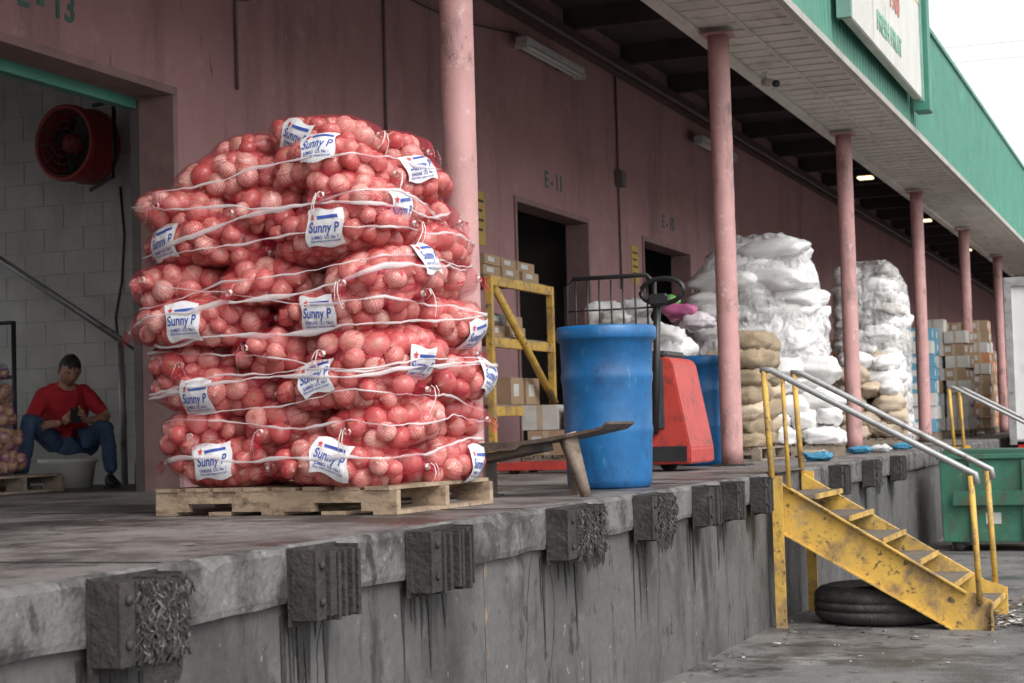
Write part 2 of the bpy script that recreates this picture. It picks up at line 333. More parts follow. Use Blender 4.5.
wallsign(21.75,3.55,.32,.5,ysign); wallsign(16.4,3.62,.3,.55,ysign); wallsign(26.3,3.4,.3,.4,ysign)
fxw=M('fixture_white',(.5,.49,.46),.5)
def fluor(y0,y1,z,x=-3.6):
    e=empty('fluorescent_fixture',(x,y0,z)); L=y1-y0
    box('housing',(-.07,0,.03),(.07,L,.10),fxw,e,.01)
    tubeo('tube',[(-.035,.04,0),(-.035,L-.04,0)],.019,tube,e); tubeo('tube',[(.035,.04,0),(.035,L-.04,0)],.019,tube,e)
    box('end_cap',(-.07,-.02,-.03),(.07,.03,.03),fxw,e); box('end_cap',(-.07,L-.03,-.03),(.07,L+.02,.03),fxw,e)
    box('bracket',(-.17,.3,.04),(-.07,.34,.09),blackm,e); box('bracket',(-.17,L-.34,.04),(-.07,L-.3,.09),blackm,e)
fluor(17.3,19.2,5.55); fluor(24.5,26.6,5.55)
lm=bpy.data.materials.new('lamp_glow'); lm.use_nodes=True; bs=lm.node_tree.nodes['Principled BSDF']; bs.inputs['Emission Color'].default_value=(1,.78,.48,1); bs.inputs['Emission Strength'].default_value=2.0; bs.inputs['Base Color'].default_value=(.8,.7,.5,1)
for y in (31.0,38.5,46.0):
    e=empty('canopy_lamp',(-2.3,y,5.75)); box('housing',(-.16,-.16,0),(.16,.16,.12),blackm,e,.01); box('lens',(-.13,-.13,-.04),(.13,.13,-.001),lm,e,.01); tubeo('stem',[(0,0,.12),(0,0,.22)],.015,blackm,e)
# ---------------------------------------------------------------- columns
for k in range(-1,12):
    y=8.87+5.93*k; e=empty('canopy_column',(-.83,y,DZ)); H=4.86-DZ
    tubeo('shaft',[(.003*mn.noise(Vector((i*.7,k,1))),.003*mn.noise(Vector((i*.7,k,5))),0.013+i*(H-.03)/24) for i in range(25)],[.094+.0025*mn.noise(Vector((i*.9,k,9))) for i in range(25)],pinkcol,e,seg=28)
    box('base_plate',(-.15,-.15,0.001),(.15,.15,.014),rust,e)
    box('cap_plate',(-.13,-.13,H-.015),(.13,.13,H-.002),pinkcol,e)
e=empty('security_camera',(-.83,16.6,4.86)); box('mount',(-.03,-.03,-.08),(.03,.03,-.0005),whitep,e)
tubeo('body',[(0,.0,-.1),(.14,-.18,-.16)],.045,whitep,e); tubeo('lens_hood',[(.14,-.18,-.16),(.16,-.205,-.168)],.035,blackm,e)
# ---------------------------------------------------------------- canopy sign
S=empty('canopy_sign',(.06,15.7,5.12))
box('panel',(0,0,0),(.10,4.7,2.6),signm,S,.01)
box('upper_band',(.102,.05,1.10),(.106,4.65,2.55),signy,S)
text('lettering','242 - 1900',.34,(.106,2.35,.72),(R(90),0,R(90)),signr,S)
text('lettering','FRESH FRUIT',.28,(.106,2.35,.28),(R(90),0,R(90)),signg,S)
text('lettering','WHOLESALE MARKET',.36,(.109,2.35,2.0),(R(90),0,R(90)),signr,S)
text('lettering','PRODUCE TERMINAL',.34,(.109,2.35,1.38),(R(90),0,R(90)),signg,S)
tg=M('trim_greenish',(.16,.3,.25),.5)
for y in (0.02,4.64): box('edge_trim',(-.01,y-.03,-.02),(.12,y+.05,2.62),tg,S)
for y in (.5,2.35,4.2): box('brace',(-.10,y,.5),(-.002,y+.06,.56),rust,S)
box('green_return',(-.02,4.82,-.1),(.16,5.10,1.75),green,S,.01)
pl=empty('power_line',(0,0,0))
for k,(z0,x0) in enumerate(((17,9),(16.2,9.5))):
    tubeo('wire',[(-80+i*8+0,90,z0+3+.0006*(i*8-100)**2*.3) for i in range(31)],.02,M('wire_grey',(.3,.3,.3),.6),pl,seg=5)
# ---------------------------------------------------------------- pallets
def pallet(parent,W,D,z0,wm=None):
    wm=wm or wood; mb=MB(); sw=.04
    for sy in (-D/2,-sw/2,D/2-sw):
        mb.addbox((-W/2,sy,z0+.057),(W/2,sy+sw,z0+.112))
        for a,b_ in ((-W/2,-W*.36),(-W*.17,W*.17),(W*.36,W/2)): mb.addbox((a,sy,z0+.0185),(b_,sy+sw,z0+.0565))
    n=8; bw=W/n
    for i in range(n):
        x=-W/2+i*bw+random.uniform(0,.01); mb.addbox((x,-D/2-random.uniform(0,.012),z0+.1125),(x+bw*.78,D/2+random.uniform(0,.01),z0+.131-random.uniform(0,.003)),0,Matrix.Rotation(J(.004),4,'Z'))
    for x in (-W/2,-.06,W/2-.12,-W*.27,W*.2): mb.addbox((x,-D/2,z0+.001),(x+.12,D/2,z0+.018))
    return mb.make('wooden_pallet',[wm],parent)
# ---------------------------------------------------------------- mesh bag generator
def netmat(name,c,fold=.6):
    m=bpy.data.materials.new(name); m.use_nodes=True; nt=m.node_tree;N=nt.nodes;L=nt.links
    b=N['Principled BSDF']; b.inputs['Base Color'].default_value=(*c,1); b.inputs['Roughness'].default_value=.35
    out=N['Material Output']; tr=N.new('ShaderNodeBsdfTransparent'); mx=N.new('ShaderNodeMixShader')
    uv=N.new('ShaderNodeUVMap'); uv.uv_map='UVMap'; sp=N.new('ShaderNodeSeparateXYZ'); L.new(uv.outputs[0],sp.inputs[0])
    nz=N.new('ShaderNodeTexNoise'); nz.inputs['Scale'].default_value=14; L.new(uv.outputs[0],nz.inputs['Vector'])
    res=[]
    for op in ('ADD','SUBTRACT'):
        a=N.new('ShaderNodeMath'); a.operation=op; L.new(sp.outputs[0],a.inputs[0]); L.new(sp.outputs[1],a.inputs[1])
        k=N.new('ShaderNodeMath'); k.operation='MULTIPLY_ADD'; L.new(nz.outputs[0],k.inputs[0]); k.inputs[1].default_value=.03; L.new(a.outputs[0],k.inputs[2])
        s=N.new('ShaderNodeMath'); s.operation='PINGPONG'; L.new(k.outputs[0],s.inputs[0]); s.inputs[1].default_value=.0075
        t=N.new('ShaderNodeMath'); t.operation='LESS_THAN'; L.new(s.outputs[0],t.inputs[0]); t.inputs[1].default_value=.0009; res.append(t)
    mxm=N.new('ShaderNodeMath'); mxm.operation='MAXIMUM'; L.new(res[0].outputs[0],mxm.inputs[0]); L.new(res[1].outputs[0],mxm.inputs[1])
    last=mxm
    for sc,lo,hi,am in (((3,30,1),.585,.69,fold),((12,9,1),.65,.70,.8)):
        mp=N.new('ShaderNodeMapping'); mp.inputs['Scale'].default_value=sc; L.new(uv.outputs[0],mp.inputs[0])
        n2=N.new('ShaderNodeTexNoise'); n2.inputs['Scale'].default_value=1.6; n2.inputs['Detail'].default_value=4; L.new(mp.outputs[0],n2.inputs['Vector'])
        g=N.new('ShaderNodeMapRange'); g.inputs[1].default_value=lo; g.inputs[2].default_value=hi; g.inputs[4].default_value=am; L.new(n2.outputs[0],g.inputs[0])
        m2=N.new('ShaderNodeMath'); m2.operation='MAXIMUM'; L.new(last.outputs[0],m2.inputs[0]); L.new(g.outputs[0],m2.inputs[1]); last=m2
    L.new(last.outputs[0],mx.inputs[0]); L.new(tr.outputs[0],mx.inputs[1]); L.new(b.outputs[0],mx.inputs[2]); L.new(mx.outputs[0],out.inputs[0])
    return m
rednet=netmat('red_net',(.50,.02,.045)); purnet=netmat('purple_net',(.16,.03,.28))
def onionmat(name,c0,c1,c2):
    m=bpy.data.materials.new(name); m.use_nodes=True; nt=m.node_tree;N=nt.nodes;L=nt.links
    b=N['Principled BSDF']; b.inputs['Roughness'].default_value=.27; b.inputs['Specular IOR Level'].default_value=.6
    at=N.new('ShaderNodeAttribute'); at.attribute_name='oc'; sp=N.new('ShaderNodeSeparateColor'); L.new(at.outputs['Color'],sp.inputs[0])
    cr=N.new('ShaderNodeValToRGB'); e=cr.color_ramp.elements; e[0].color=(*c0,1); e[1].color=(*c2,1); k=e.new(.5); k.color=(*c1,1); L.new(sp.outputs[0],cr.inputs[0])
    cb=N.new('ShaderNodeCombineXYZ')
    def mul(s,v):
        q=N.new('ShaderNodeMath'); q.operation='MULTIPLY'; L.new(s,q.inputs[0]); q.inputs[1].default_value=v; return q.outputs[0]
    L.new(mul(sp.outputs[1],26),cb.inputs[0]); L.new(mul(sp.outputs[2],1.5),cb.inputs[1]); L.new(mul(sp.outputs[0],91),cb.inputs[2])
    n=N.new('ShaderNodeTexNoise'); n.inputs['Scale'].default_value=1.; n.inputs['Detail'].default_value=4; L.new(cb.outputs[0],n.inputs['Vector'])
    r=N.new('ShaderNodeMapRange'); r.inputs[1].default_value=.38; r.inputs[2].default_value=.8; r.inputs[3].default_value=0; r.inputs[4].default_value=.8; L.new(n.outputs[0],r.inputs[0])
    mx=N.new('ShaderNodeMix'); mx.data_type='RGBA'; L.new(r.outputs[0],mx.inputs[0]); L.new(cr.outputs[0],mx.inputs[6]); mx.inputs[7].default_value=(c0[0]*.75,c0[1]*.45,c0[2]*.5,1)
    r4=N.new('ShaderNodeMapRange'); r4.inputs[1].default_value=.86; r4.inputs[2].default_value=.96; r4.inputs[4].default_value=.8; L.new(sp.outputs[2],r4.inputs[0])
    mx2=N.new('ShaderNodeMix'); mx2.data_type='RGBA'; L.new(r4.outputs[0],mx2.inputs[0]); L.new(mx.outputs[2],mx2.inputs[6]); mx2.inputs[7].default_value=(.45,.26,.18,1)
    L.new(mx2.outputs[2],b.inputs['Base Color']); return m
onm=onionmat('onion_skin',(.54,.135,.12),(.72,.31,.265),(.85,.58,.50)); potm=onionmat('potato_skin',(.5,.3,.1),(.55,.4,.14),(.6,.45,.2))
labm=M('label_white',(.70,.70,.72),.4,.08,14,.35,22,dirt=[((.55,.42,.43),.52,.72,16,(1,1,1))])
labb=M('label_blue',(.05,.09,.34),.4,.3,30,0); labr=M('label_red',(.55,.06,.07),.4,.1,20,0)
NR,NS=8,13
bv=[];bl=[]
for i in range(NR+1):
    la=math.pi*i/NR
    for j in range(NS):
        lo=2*math.pi*j/NS; q=math.sin(la); zz=math.cos(la)*.92
        if i==0: zz=1.16
        if i==1: q*=.84
        bv.append((q*math.cos(lo),q*math.sin(lo),zz)); bl.append((abs(lo/math.pi-1),abs(math.cos(la))))
bv=np.array(bv);bl=np.array(bl)
bf=np.array([(i*NS+j,i*NS+(j+1)%NS,(i+1)*NS+(j+1)%NS,(i+1)*NS+j) for i in range(NR) for j in range(NS)])
def pack(n,a,b,c,r0=.041,r1=.061):
    p=rg.uniform(-1,1,(n,3))*np.array([a,b,c])*.8; rr=rg.uniform(r0,r1,n)
    for it in range(60):
        d=p[:,None]-p[None]; ds=np.linalg.norm(d,axis=2)+1e-9; ov=(rr[:,None]+rr[None])-ds; np.fill_diagonal(ov,0); ov=np.clip(ov,0,None)
        p+= (d/ds[...,None]*ov[...,None]).sum(1)*.28
        A=np.stack([a-rr*.95,b-rr,c-rr],1); A=np.clip(A,.012,None)
        q=((np.abs(p)/A)**2.8).sum(1)**(1/2.8); k=q>1; p[k]/=q[k][:,None]
    return p,rr
def rot3():
    q=rg.normal(size=4); q/=np.linalg.norm(q); w_,x,y,z=q
    return np.array([[1-2*(y*y+z*z),2*(x*y-z*w_),2*(x*z+y*w_)],[2*(x*y+z*w_),1-2*(x*x+z*z),2*(y*z-x*w_)],[2*(x*z-y*w_),2*(y*z+x*w_),1-2*(x*x+y*y)]])
NX,NP=44,40
def label_art():
    def cut(me):
        bm=bmesh.new(); bm.from_mesh(me)
        xs=[v.co.x for v in bm.verts]; ysv=[v.co.y for v in bm.verts]
        for ax,(lo,hi) in ((0,(min(xs),max(xs))),(1,(min(ysv),max(ysv)))):
            t=math.ceil(lo/.010)*.010
            while t<hi:
                n=(1,0,0) if ax==0 else (0,1,0); co_=(t,0,0) if ax==0 else (0,t,0)
                bmesh.ops.bisect_plane(bm,geom=bm.verts[:]+bm.edges[:]+bm.faces[:],plane_co=co_,plane_no=n,dist=1e-6); t+=.010
        bmesh.ops.triangulate(bm,faces=bm.faces[:])
        V=np.array([v.co[:2] for v in bm.verts]); bm.verts.index_update(); F=[[v.index for v in f.verts] for f in bm.faces]; bm.free(); return V,F
    arts=[]
    for words in (('Sunny P','ONIONS'),('Sunny P','JUMBO')):
        L=[]
        V,F=cut(text_mesh(words[0],.050)); V[:,0]+=V[:,1]*.25; V[:,0]*=.92; L.append((V,F,0))
        V,F=cut(text_mesh(words[1]+'  U.S. No 1',.017)); V=V+[0,-.034]; L.append((V,F,0))
        V,F=cut(text_mesh('FRESH SWEET ONIONS 50 LB NET',.0095)); V=V+[0,-.049]; L.append((V,F,0))
        me=bpy.data.meshes.new('q'); pts=[(math.cos(math.pi/2+i*math.pi/5)*(.016 if i%2==0 else .007)-.055,math.sin(math.pi/2+i*math.pi/5)*(.016 if i%2==0 else .007)+.038,0) for i in range(10)]
        me.from_pydata(pts,[],[tuple(range(10))]); V,F=cut(me); L.append((V,F,1))
        me=bpy.data.meshes.new('q'); me.from_pydata([(-.032,.030,0),(.072,.035,0),(.068,.047,0),(-.035,.042,0)],[],[(0,1,2,3)]); V,F=cut(me); L.append((V,F,0))
        arts.append(L)
    return arts
ARTS=label_art()
class Bags:
    def __init__(s): s.on=MB(); s.oc=[]; s.net=MB(); s.uv=[]; s.lab=MB(); s.pr=MB(); s.pts=[]; s.tie=MB(); s.cull=None
    def bag(s,c,yaw,L,W,H,label=False,roll=0.,pitch=0.,n=None):
        a,b,c_=L/2,W/2,H/2
        n=n or int(L*W*H*.80/5.6e-4*.80)
        P,rr=pack(n,a,b,c_)
        Mx=Matrix.Translation(c)@Matrix.Rotation(yaw,4,'Z')@Matrix.Rotation(pitch,4,'Y')@Matrix.Rotation(roll,4,'X')
        A=np.array(Mx.to_3x3()); T=np.array(Mx.translation)
        ph1=rg.uniform(0,6.28); bend=rg.uniform(-.08,.22); bendy=max(-.2,min(.2,rg.normal(0,.12)))
        def tr(V):
            V=np.array(V,float); x=V[:,0].copy()
            V[:,2]-=bend*x*x*1.2; V[:,1]+=bendy*x*x; V[:,2]+=.014*np.sin(x*9+ph1)
            return (A@V.T).T+T
        WP=tr(P); s.pts.append(np.hstack([WP,rr[:,None]]))
        for q,r_,wp in zip(P,rr,WP):
            if s.cull and s.cull(wp): continue
            Q=rot3(); sc=np.array([1,1,rg.uniform(.84,1.02)])
            V=(Q@((bv*sc*r_).T)).T+q; rnd=rg.random()
            s.on.add(tr(V),bf); oc=np.ones((len(bv),4)); oc[:,0]=rnd; oc[:,1]=bl[:,0]; oc[:,2]=bl[:,1]; s.oc.append(oc)
        tt=np.linspace(-1,1,NX); xs=np.sin(tt*math.pi/2)*(a+.012); ph=np.linspace(0,2*math.pi,NP,endpoint=False)
        D=np.stack([np.zeros(NP),np.cos(ph),np.sin(ph)],1)
        Rr=np.zeros((NX,NP)); re=rr+.004
        for i,x in enumerate(xs):
            rel=P-np.array([x,0,0]); bb=rel@D.T; d2=(rel**2).sum(1)[:,None]-bb**2; disc=re[:,None]**2-d2
            t=np.where(disc>0,bb+np.sqrt(np.clip(disc,0,None)),0); Rr[i]=t.max(0)
            e=max(0,1-abs(x/(a+.013))**3.2)**(1/3.2)
            sh=((np.abs(np.cos(ph))/b)**2.6+(np.abs(np.sin(ph))/c_)**2.6)**(-1/2.6)
            Rr[i]=np.maximum(Rr[i],sh*e*.76)
        def mf(X):
            Y=X.copy()
            for k in (-1,1): Y=np.maximum(Y,np.roll(X,k,1))
            Z=Y.copy(); Z[1:]=np.maximum(Z[1:],Y[:-1]); Z[:-1]=np.maximum(Z[:-1],Y[1:]); return Z
        def bl_(X):
            Y=(np.roll(X,1,1)+np.roll(X,-1,1)+2*X)/4; Z=Y.copy(); Z[1:-1]=(Y[:-2]+Y[2:]+2*Y[1:-1])/4; return Z
        Sm=bl_(bl_(mf(Rr)))
        Rf=np.maximum(Rr,Sm*.93); Rf=np.maximum(bl_(Rf),Rr); Rf[0]=np.minimum(Rf[0],.03); Rf[-1]=np.minimum(Rf[-1],.03)
        rings=[(x,Rf[i]) for i,x in enumerate(xs)]
        rings=[(-a-.085,np.full(NP,.030)*(1+.4*np.sin(ph*5))),(-a-.045,np.full(NP,.012))]+rings+[(a+.045,np.full(NP,.012)),(a+.085,np.full(NP,.030)*(1+.4*np.sin(ph*5)))]
        V=[];UV=[]; Rm=(b+c_)/2
        sag=[-.04,-.008]+[0]*NX+[-.008,-.04]
        for (x,rw),sg in zip(rings,sag):
            for k in range(NP): V.append((x,rw[k]*math.cos(ph[k]),rw[k]*math.sin(ph[k])+sg)); UV.append((x,ph[k]*Rm))
        m=len(rings); F=[(i*NP+k,i*NP+(k+1)%NP,(i+1)*NP+(k+1)%NP,(i+1)*NP+k) for i in range(m-1) for k in range(NP)]
        TV=tr(V)
        if s.cull: F=[q for q in F if not s.cull(TV[q[0]])]
        s.net.add(TV,F); s.uv.append(np.array(UV))
        for sx in (-1,1):
            x=sx*(a+.045)
            VV=[(x+d,.015*math.cos(k*math.pi/3),.015*math.sin(k*math.pi/3)-.008) for d in (-.008,.008) for k in range(6)]
            s.tie.add(tr(VV),[(k,(k+1)%6,6+(k+1)%6,6+k) for k in range(6)])
            for q in range(2):
                L_=random.uniform(.05,.13); dy=random.uniform(-.05,.05); w_=.0018; pv=[]
                for t in (0,.25,.5,.75,1.): 
                    pv+=[(x+sx*(.015+.03*math.sin(t*3)),dy*t-w_,-L_*t*t*1.1+.012*math.sin(t*7+q)),(x+sx*(.017+.03*math.sin(t*3)),dy*t+w_,-L_*t*t*1.1+.012*math.sin(t*7+q))]
                s.tie.add(tr(pv),[(2*i,2*i+1,2*i+3,2*i+2) for i in range(4)])
        if label:
            Ls=bl_(bl_(mf(Rr))); Ls=np.maximum(Ls,Rf+.002)
            Rn=float(np.mean(Ls[NX//2,:])); tilt=rg.normal(0,.16); off=rg.uniform(-.10,.10); po=rg.uniform(-.25,.30)
            def mapf(X,Y,o):
                ct,st=math.cos(tilt),math.sin(tilt); x=X*ct-Y*st+off; y=X*st+Y*ct
                psi=y/Rn+po; phv=(math.pi-psi)%(2*math.pi)
                fi=np.interp(x,xs,np.arange(NX)); i0=np.clip(fi.astype(int),0,NX-2); fx=fi-i0
                fk=phv/(2*math.pi)*NP; k0=fk.astype(int)%NP; fy=fk-np.floor(fk); k1=(k0+1)%NP
                rad=(Ls[i0,k0]*(1-fx)+Ls[i0+1,k0]*fx)*(1-fy)+(Ls[i0,k1]*(1-fx)+Ls[i0+1,k1]*fx)*fy+o
                return np.stack([x,rad*np.cos(phv),rad*np.sin(phv)],1)
            lw,lh=rg.uniform(.080,.098),rg.uniform(.064,.078); nx,ny=26,20
            g=np.array([(-lw+2*lw*i/nx,-lh+2*lh*j/ny) for i in range(nx+1) for j in range(ny+1)])
            g[:,0]+=.008*np.sin(g[:,1]*50+rg.random()*6); g[:,1]+=.007*np.sin(g[:,0]*40+rg.random()*6)
            s.lab.add(tr(mapf(g[:,0],g[:,1],.003)),[(i*(ny+1)+j,i*(ny+1)+j+1,(i+1)*(ny+1)+j+1,(i+1)*(ny+1)+j) for i in range(nx) for j in range(ny)])
            for (V2,F2,mi) in ARTS[int(rg.integers(2))]:
                s.pr.add(tr(mapf(V2[:,0],V2[:,1],.0052)),F2,mi)
    def finish(s,parent,om,nm,tiem,pm=None):
        o=s.on.make('onions',[om],parent,True); at=o.data.attributes.new('oc','FLOAT_COLOR','POINT'); at.data.foreach_set('color',np.concatenate(s.oc).astype(np.float32).ravel())
        o=s.net.make('net_bags',[nm],parent,True); me=o.data; uv=np.concatenate(s.uv); ul=me.uv_layers.new(name='UVMap'); vi=np.empty(len(me.loops),np.int32); me.loops.foreach_get('vertex_index',vi); ul.data.foreach_set('uv',uv[vi].astype(np.float32).ravel())
        s.tie.make('bag_ties',[tiem],parent)
        if s.lab.n: s.lab.make('labels',[pm or labm],parent,True); s.pr.make('label_print',[labb,labr],parent)
# ---------------------------------------------------------------- onion pallet
W,D=1.30,1.02
ang=-R(3.2)
corner=Vector((-.45,7.12,DZ)); cen=corner+Matrix.Rotation(ang,3,'Z')@Vector((-W/2,D/2,0)); cen.z=DZ+.001
OP=empty('onion_pallet',cen,ang)
pallet(OP,W,D,0)
bags=Bags(); bags.cull=lambda q: abs(q[0])<.34 and abs(q[1])<.22 and q[2]<1.38
P0=.145; pitch_=.171
for L in range(10):
    z=P0+.10+L*pitch_; A=L%2==0
    bulge=[.0,.03,.05,.06,.07,.08,.05,.03,.0,.0][L]; lean=-.012*L
    tw=[1,1,1,1,1,1,.97,.94,.9,.9][L]
    zj=lambda: z+J(.015)
    pb_=lambda p_=.85: random.random()<p_
    if L<8:
        if A:
            for sx in (-1,1): bags.bag((sx*(.335+bulge*.5)*tw+lean+J(.022),-D/2+.19-bulge*.6+J(.03),zj()),J(.10),.70,.47,.245,pb_(.9),J(.16),J(.07))
            for i,sx in enumerate((-.46,0,.46)): 
                bags.bag((sx*tw+lean+(bulge if sx>0 else -bulge if sx<0 else 0)+J(.015),D/2-.30+bulge*.5+J(.02),zj()),R(90)+J(.08) if sx>=0 else R(-90)+J(.05),.68,.48,.245,sx!=0 and pb_(.75),J(.12),J(.08))
        else:
            for i,sx in enumerate((-.45,0,.45)):
                bags.bag((sx*tw+lean+(bulge if sx>0 else -bulge if sx<0 else 0)+J(.02),-D/2+.29-bulge*.6+J(.035),zj()),(R(90) if sx>0 else R(-90))+J(.16),.68,.50,.25,sx!=0 and pb_(.75),J(.15),J(.07))
            for sx in (-1,1): bags.bag((sx*.335*tw+lean+J(.02),D/2-.19+bulge*.5,zj()),R(180)+J(.05),.70,.45,.24,True,J(.12),J(.04))
    elif L==8:
        bags.bag((-.38,-.20,z+.01),.12,.60,.48,.25,False,.1,-.06); bags.bag((.20,-.27,z+.01),-.06,.66,.46,.24,True,-.15,.02)
        bags.bag((.32,.20,z-.01),R(78),.60,.46,.23,True,0,0.1); bags.bag((-.14,.25,z),R(95),.62,.46,.22,False)
    else:
        bags.bag((.08,-.10,z+.005),-.16,.58,.44,.24,True,-.10,.06); bags.bag((-.36,-.06,z-.035),.3,.46,.40,.20,False,0,-.12); bags.bag((.22,.26,z-.03),R(165),.50,.4,.2,False)
bags.finish(OP,onm,rednet,white_pl)
PT=np.concatenate(bags.pts)
def hull2(p):
    p=sorted(map(tuple,p)); 
    def half(q):
        h=[]
        for a in q:
            while len(h)>1 and (h[-1][0]-h[-2][0])*(a[1]-h[-2][1])-(h[-1][1]-h[-2][1])*(a[0]-h[-2][0])<=0: h.pop()
            h.append(a)
        return h
    a=half(p);b=half(p[::-1]); return a[:-1]+b[:-1]
film=bpy.data.materials.new('stretch_film'); film.use_nodes=True; nb=film.node_tree; bb_=nb.nodes['Principled BSDF']; bb_.inputs['Base Color'].default_value=(.78,.72,.73,1); bb_.inputs['Roughness'].default_value=.22
t_=nb.nodes.new('ShaderNodeBsdfTransparent'); x_=nb.nodes.new('ShaderNodeMixShader'); x_.inputs[0].default_value=.5; nb.links.new(t_.outputs[0],x_.inputs[1]); nb.links.new(bb_.outputs[0],x_.inputs[2]); nb.links.new(x_.outputs[0],nb.nodes['Material Output'].inputs[0])
for z0,kx,ky,rr_ in ((.27,.02,.05,.010),(.45,-.05,.03,.006),(.49,.05,-.06,.005),(.62,.09,.0,.008),(.66,.08,.03,.004),(.74,-.10,.05,.006),(.88,.04,.08,.010),(1.00,-.09,-.04,.005),(1.04,.14,.06,.009),(1.09,.13,.02,.004),(1.26,.06,.0,.006),(1.33,.16,-.08,.008),(1.46,-.07,.07,.009),(1.60,.10,0,.006)):
    zz=PT[:,2]-(z0+kx*PT[:,0]+ky*PT[:,1]); s_=PT[np.abs(zz)<.045]
    cc=[]
    for q in s_:
        for k in range(8): cc.append((q[0]+(q[3]+.008)*math.cos(k*math.pi/4),q[1]+(q[3]+.008)*math.sin(k*math.pi/4)))
    h=hull2(cc); pts=[]
    for i in range(len(h)):
        a=Vector(h[i]);b_=Vector(h[(i+1)%len(h)]); n=max(1,int((b_-a).length/.03))
        for k in range(n):
            t=k/n; q=a.lerp(b_,t); q=q*(1-.02*math.sin(t*math.pi)*min(1,(b_-a).length*3)); pts.append((q.x,q.y,z0+kx*q.x+ky*q.y+.045*mn.noise(Vector((q.x*2.5,q.y*2.5,z0*9)))+.010*mn.noise(Vector((q.x*14,q.y*14,z0*9)))))
    tubeo('wrap_strand',pts,[rr_*(.4+1.5*abs(mn.noise(Vector((i*.11,z0*7,0))))*1.6) for i in range(len(pts))],film,OP,seg=6,closed=True,flat=.35)
# ---------------------------------------------------------------- purple bag pallet at far left (inside bay)
PP=empty('purple_bag_pallet',(-5.60,10.6,DZ+.001),R(2)); pallet(PP,1.1,1.0,0,wood2)
pb=Bags()
for L in range(5):
    for sx in (-1,1):
        pb.bag((sx*.24+J(.02)-.10-.03*L,-.28+J(.02),.145+.09+L*.17),J(.1)+(R(90)),.5,.40,.2,True,J(.1))
        pb.bag((sx*.24+J(.02)-.10-.03*L,.22,.145+.09+L*.17),J(.1)+R(90),.5,.4,.2,False)
pb.finish(PP,potm,purnet,white_pl,purple)
fr=empty('steel_dolly',(-6.50,11.1,DZ)) 
for x in (0,.55):
    tubeo('upright',[(x,0,0.0),(x,0,1.35)],.02,blackm,fr); tubeo('upright',[(x,.6,0.0),(x,.6,1.35)],.02,blackm,fr)
for z in (.4,.9,1.34): tubeo('crossbar',[(0,0,z),(.55,0,z)],.016,blackm,fr); tubeo('crossbar',[(0,.6,z),(.55,.6,z)],.016,blackm,fr)
# ---------------------------------------------------------------- room handrail + fan + cable
hr=empty('room_handrail',(0,0,0))
tubeo('top_rail',[(-7.2,12.3,3.45),(-5.34,12.3,2.30)],.028,steel,hr); tubeo('post',[(-5.34,12.3,2.30),(-5.32,12.3,DZ)],.028,steel,hr)
tubeo('post',[(-6.6,12.3,3.07),(-6.6,12.3,DZ)],.024,steel,hr)
fan=empty('wall_fan',(-5.66,12.2,3.93),R(-8))
redfan=M('fan_red',(.30,.022,.022),.5,.2,5)
ring=lambda r_,y: [(r_*math.cos(k*math.pi/16),y,r_*math.sin(k*math.pi/16)) for k in range(32)]
prof=[(.28,-.16),(.315,-.17),(.32,-.1),(.30,0),(.32,.1),(.315,.17),(.28,.16),(.28,-.16)]
lathe('housing',prof,redfan,fan,40,rot=(R(90),0,0))
for rr_ in (.06,.12,.18,.24,.275): tubeo('guard_ring',ring(rr_,-.16),.004,blackm,fan,6,True)
for k in range(10):
    a=k*math.pi/5; tubeo('guard_spoke',[(.05*math.cos(a),-.16,.05*math.sin(a)),(.29*math.cos(a),-.16,.29*math.sin(a))],.004,blackm,fan,6)
lathe('motor',[(0.001,-.08),(.08,-.08),(.08,.10),(.001,.1)],redfan,fan,20,rot=(R(90),0,0))
lathe('back_shroud',[(.001,-.13),(.285,-.13),(.285,-.125),(.001,-.125)],M('shroud',(.14,.02,.02),.6),fan,32,rot=(R(90),0,0))
for k in range(4):
    o=box('blade',(.05,-.008,-.06),(.26,.008,.06),M('blade_grey',(.03,.03,.03),.5),fan); o.location=(0,0,0)
    for v in o.data.vertices: v.co.x+=.155
    o.rotation_euler=(R(25),k*math.pi/2+.4,0)
tubeo('yoke',[(0,.2,.36),(.30,.12,.36),(.40,0,.25),(.44,-.05,-.15),(.38,.0,-.30),(0,.15,-.36)],.018,blackm,fan)
tubeo('wall_arm',[(0,.13,0),(.05,.38,0)],.03,blackm,fan)
cb=empty('fan_cable',(0,0,0)); tubeo('cable',[(-5.45,12.5,3.6),(-5.43,12.52,3.2),(-5.47,12.53,2.8),(-5.53,12.52,2.5),(-5.50,12.5,2.32),(-5.3,12.5,2.2),(-5.15,12.5,2.1),(-5.12,12.5,1.95)],.012,blackm,cb)
# ---------------------------------------------------------------- seated man
def skin(name,verts,edges,rad,lv=2):
    me=bpy.data.meshes.new(name); me.from_pydata(verts,edges,[]); o=bpy.data.objects.new(name,me); COL.objects.link(o)
    md=o.modifiers.new('s','SKIN'); md.use_smooth_shade=True
    sv=me.skin_vertices[0].data
    for i,r_ in enumerate(rad): sv[i].radius=(r_,r_) if not isinstance(r_,tuple) else r_
    sv[0].use_root=True
    ms=o.modifiers.new('ss','SUBSURF'); ms.levels=lv; ms.render_levels=lv
    dg=bpy.context.evaluated_depsgraph_get(); m2=bpy.data.meshes.new_from_object(o.evaluated_get(dg)); bpy.data.objects.remove(o); m2.materials.clear(); return m2
MAN=empty('seated_man',(-5.46,11.72,DZ+.001),R(36)); MAN.scale=(1.02,1.02,1.02)
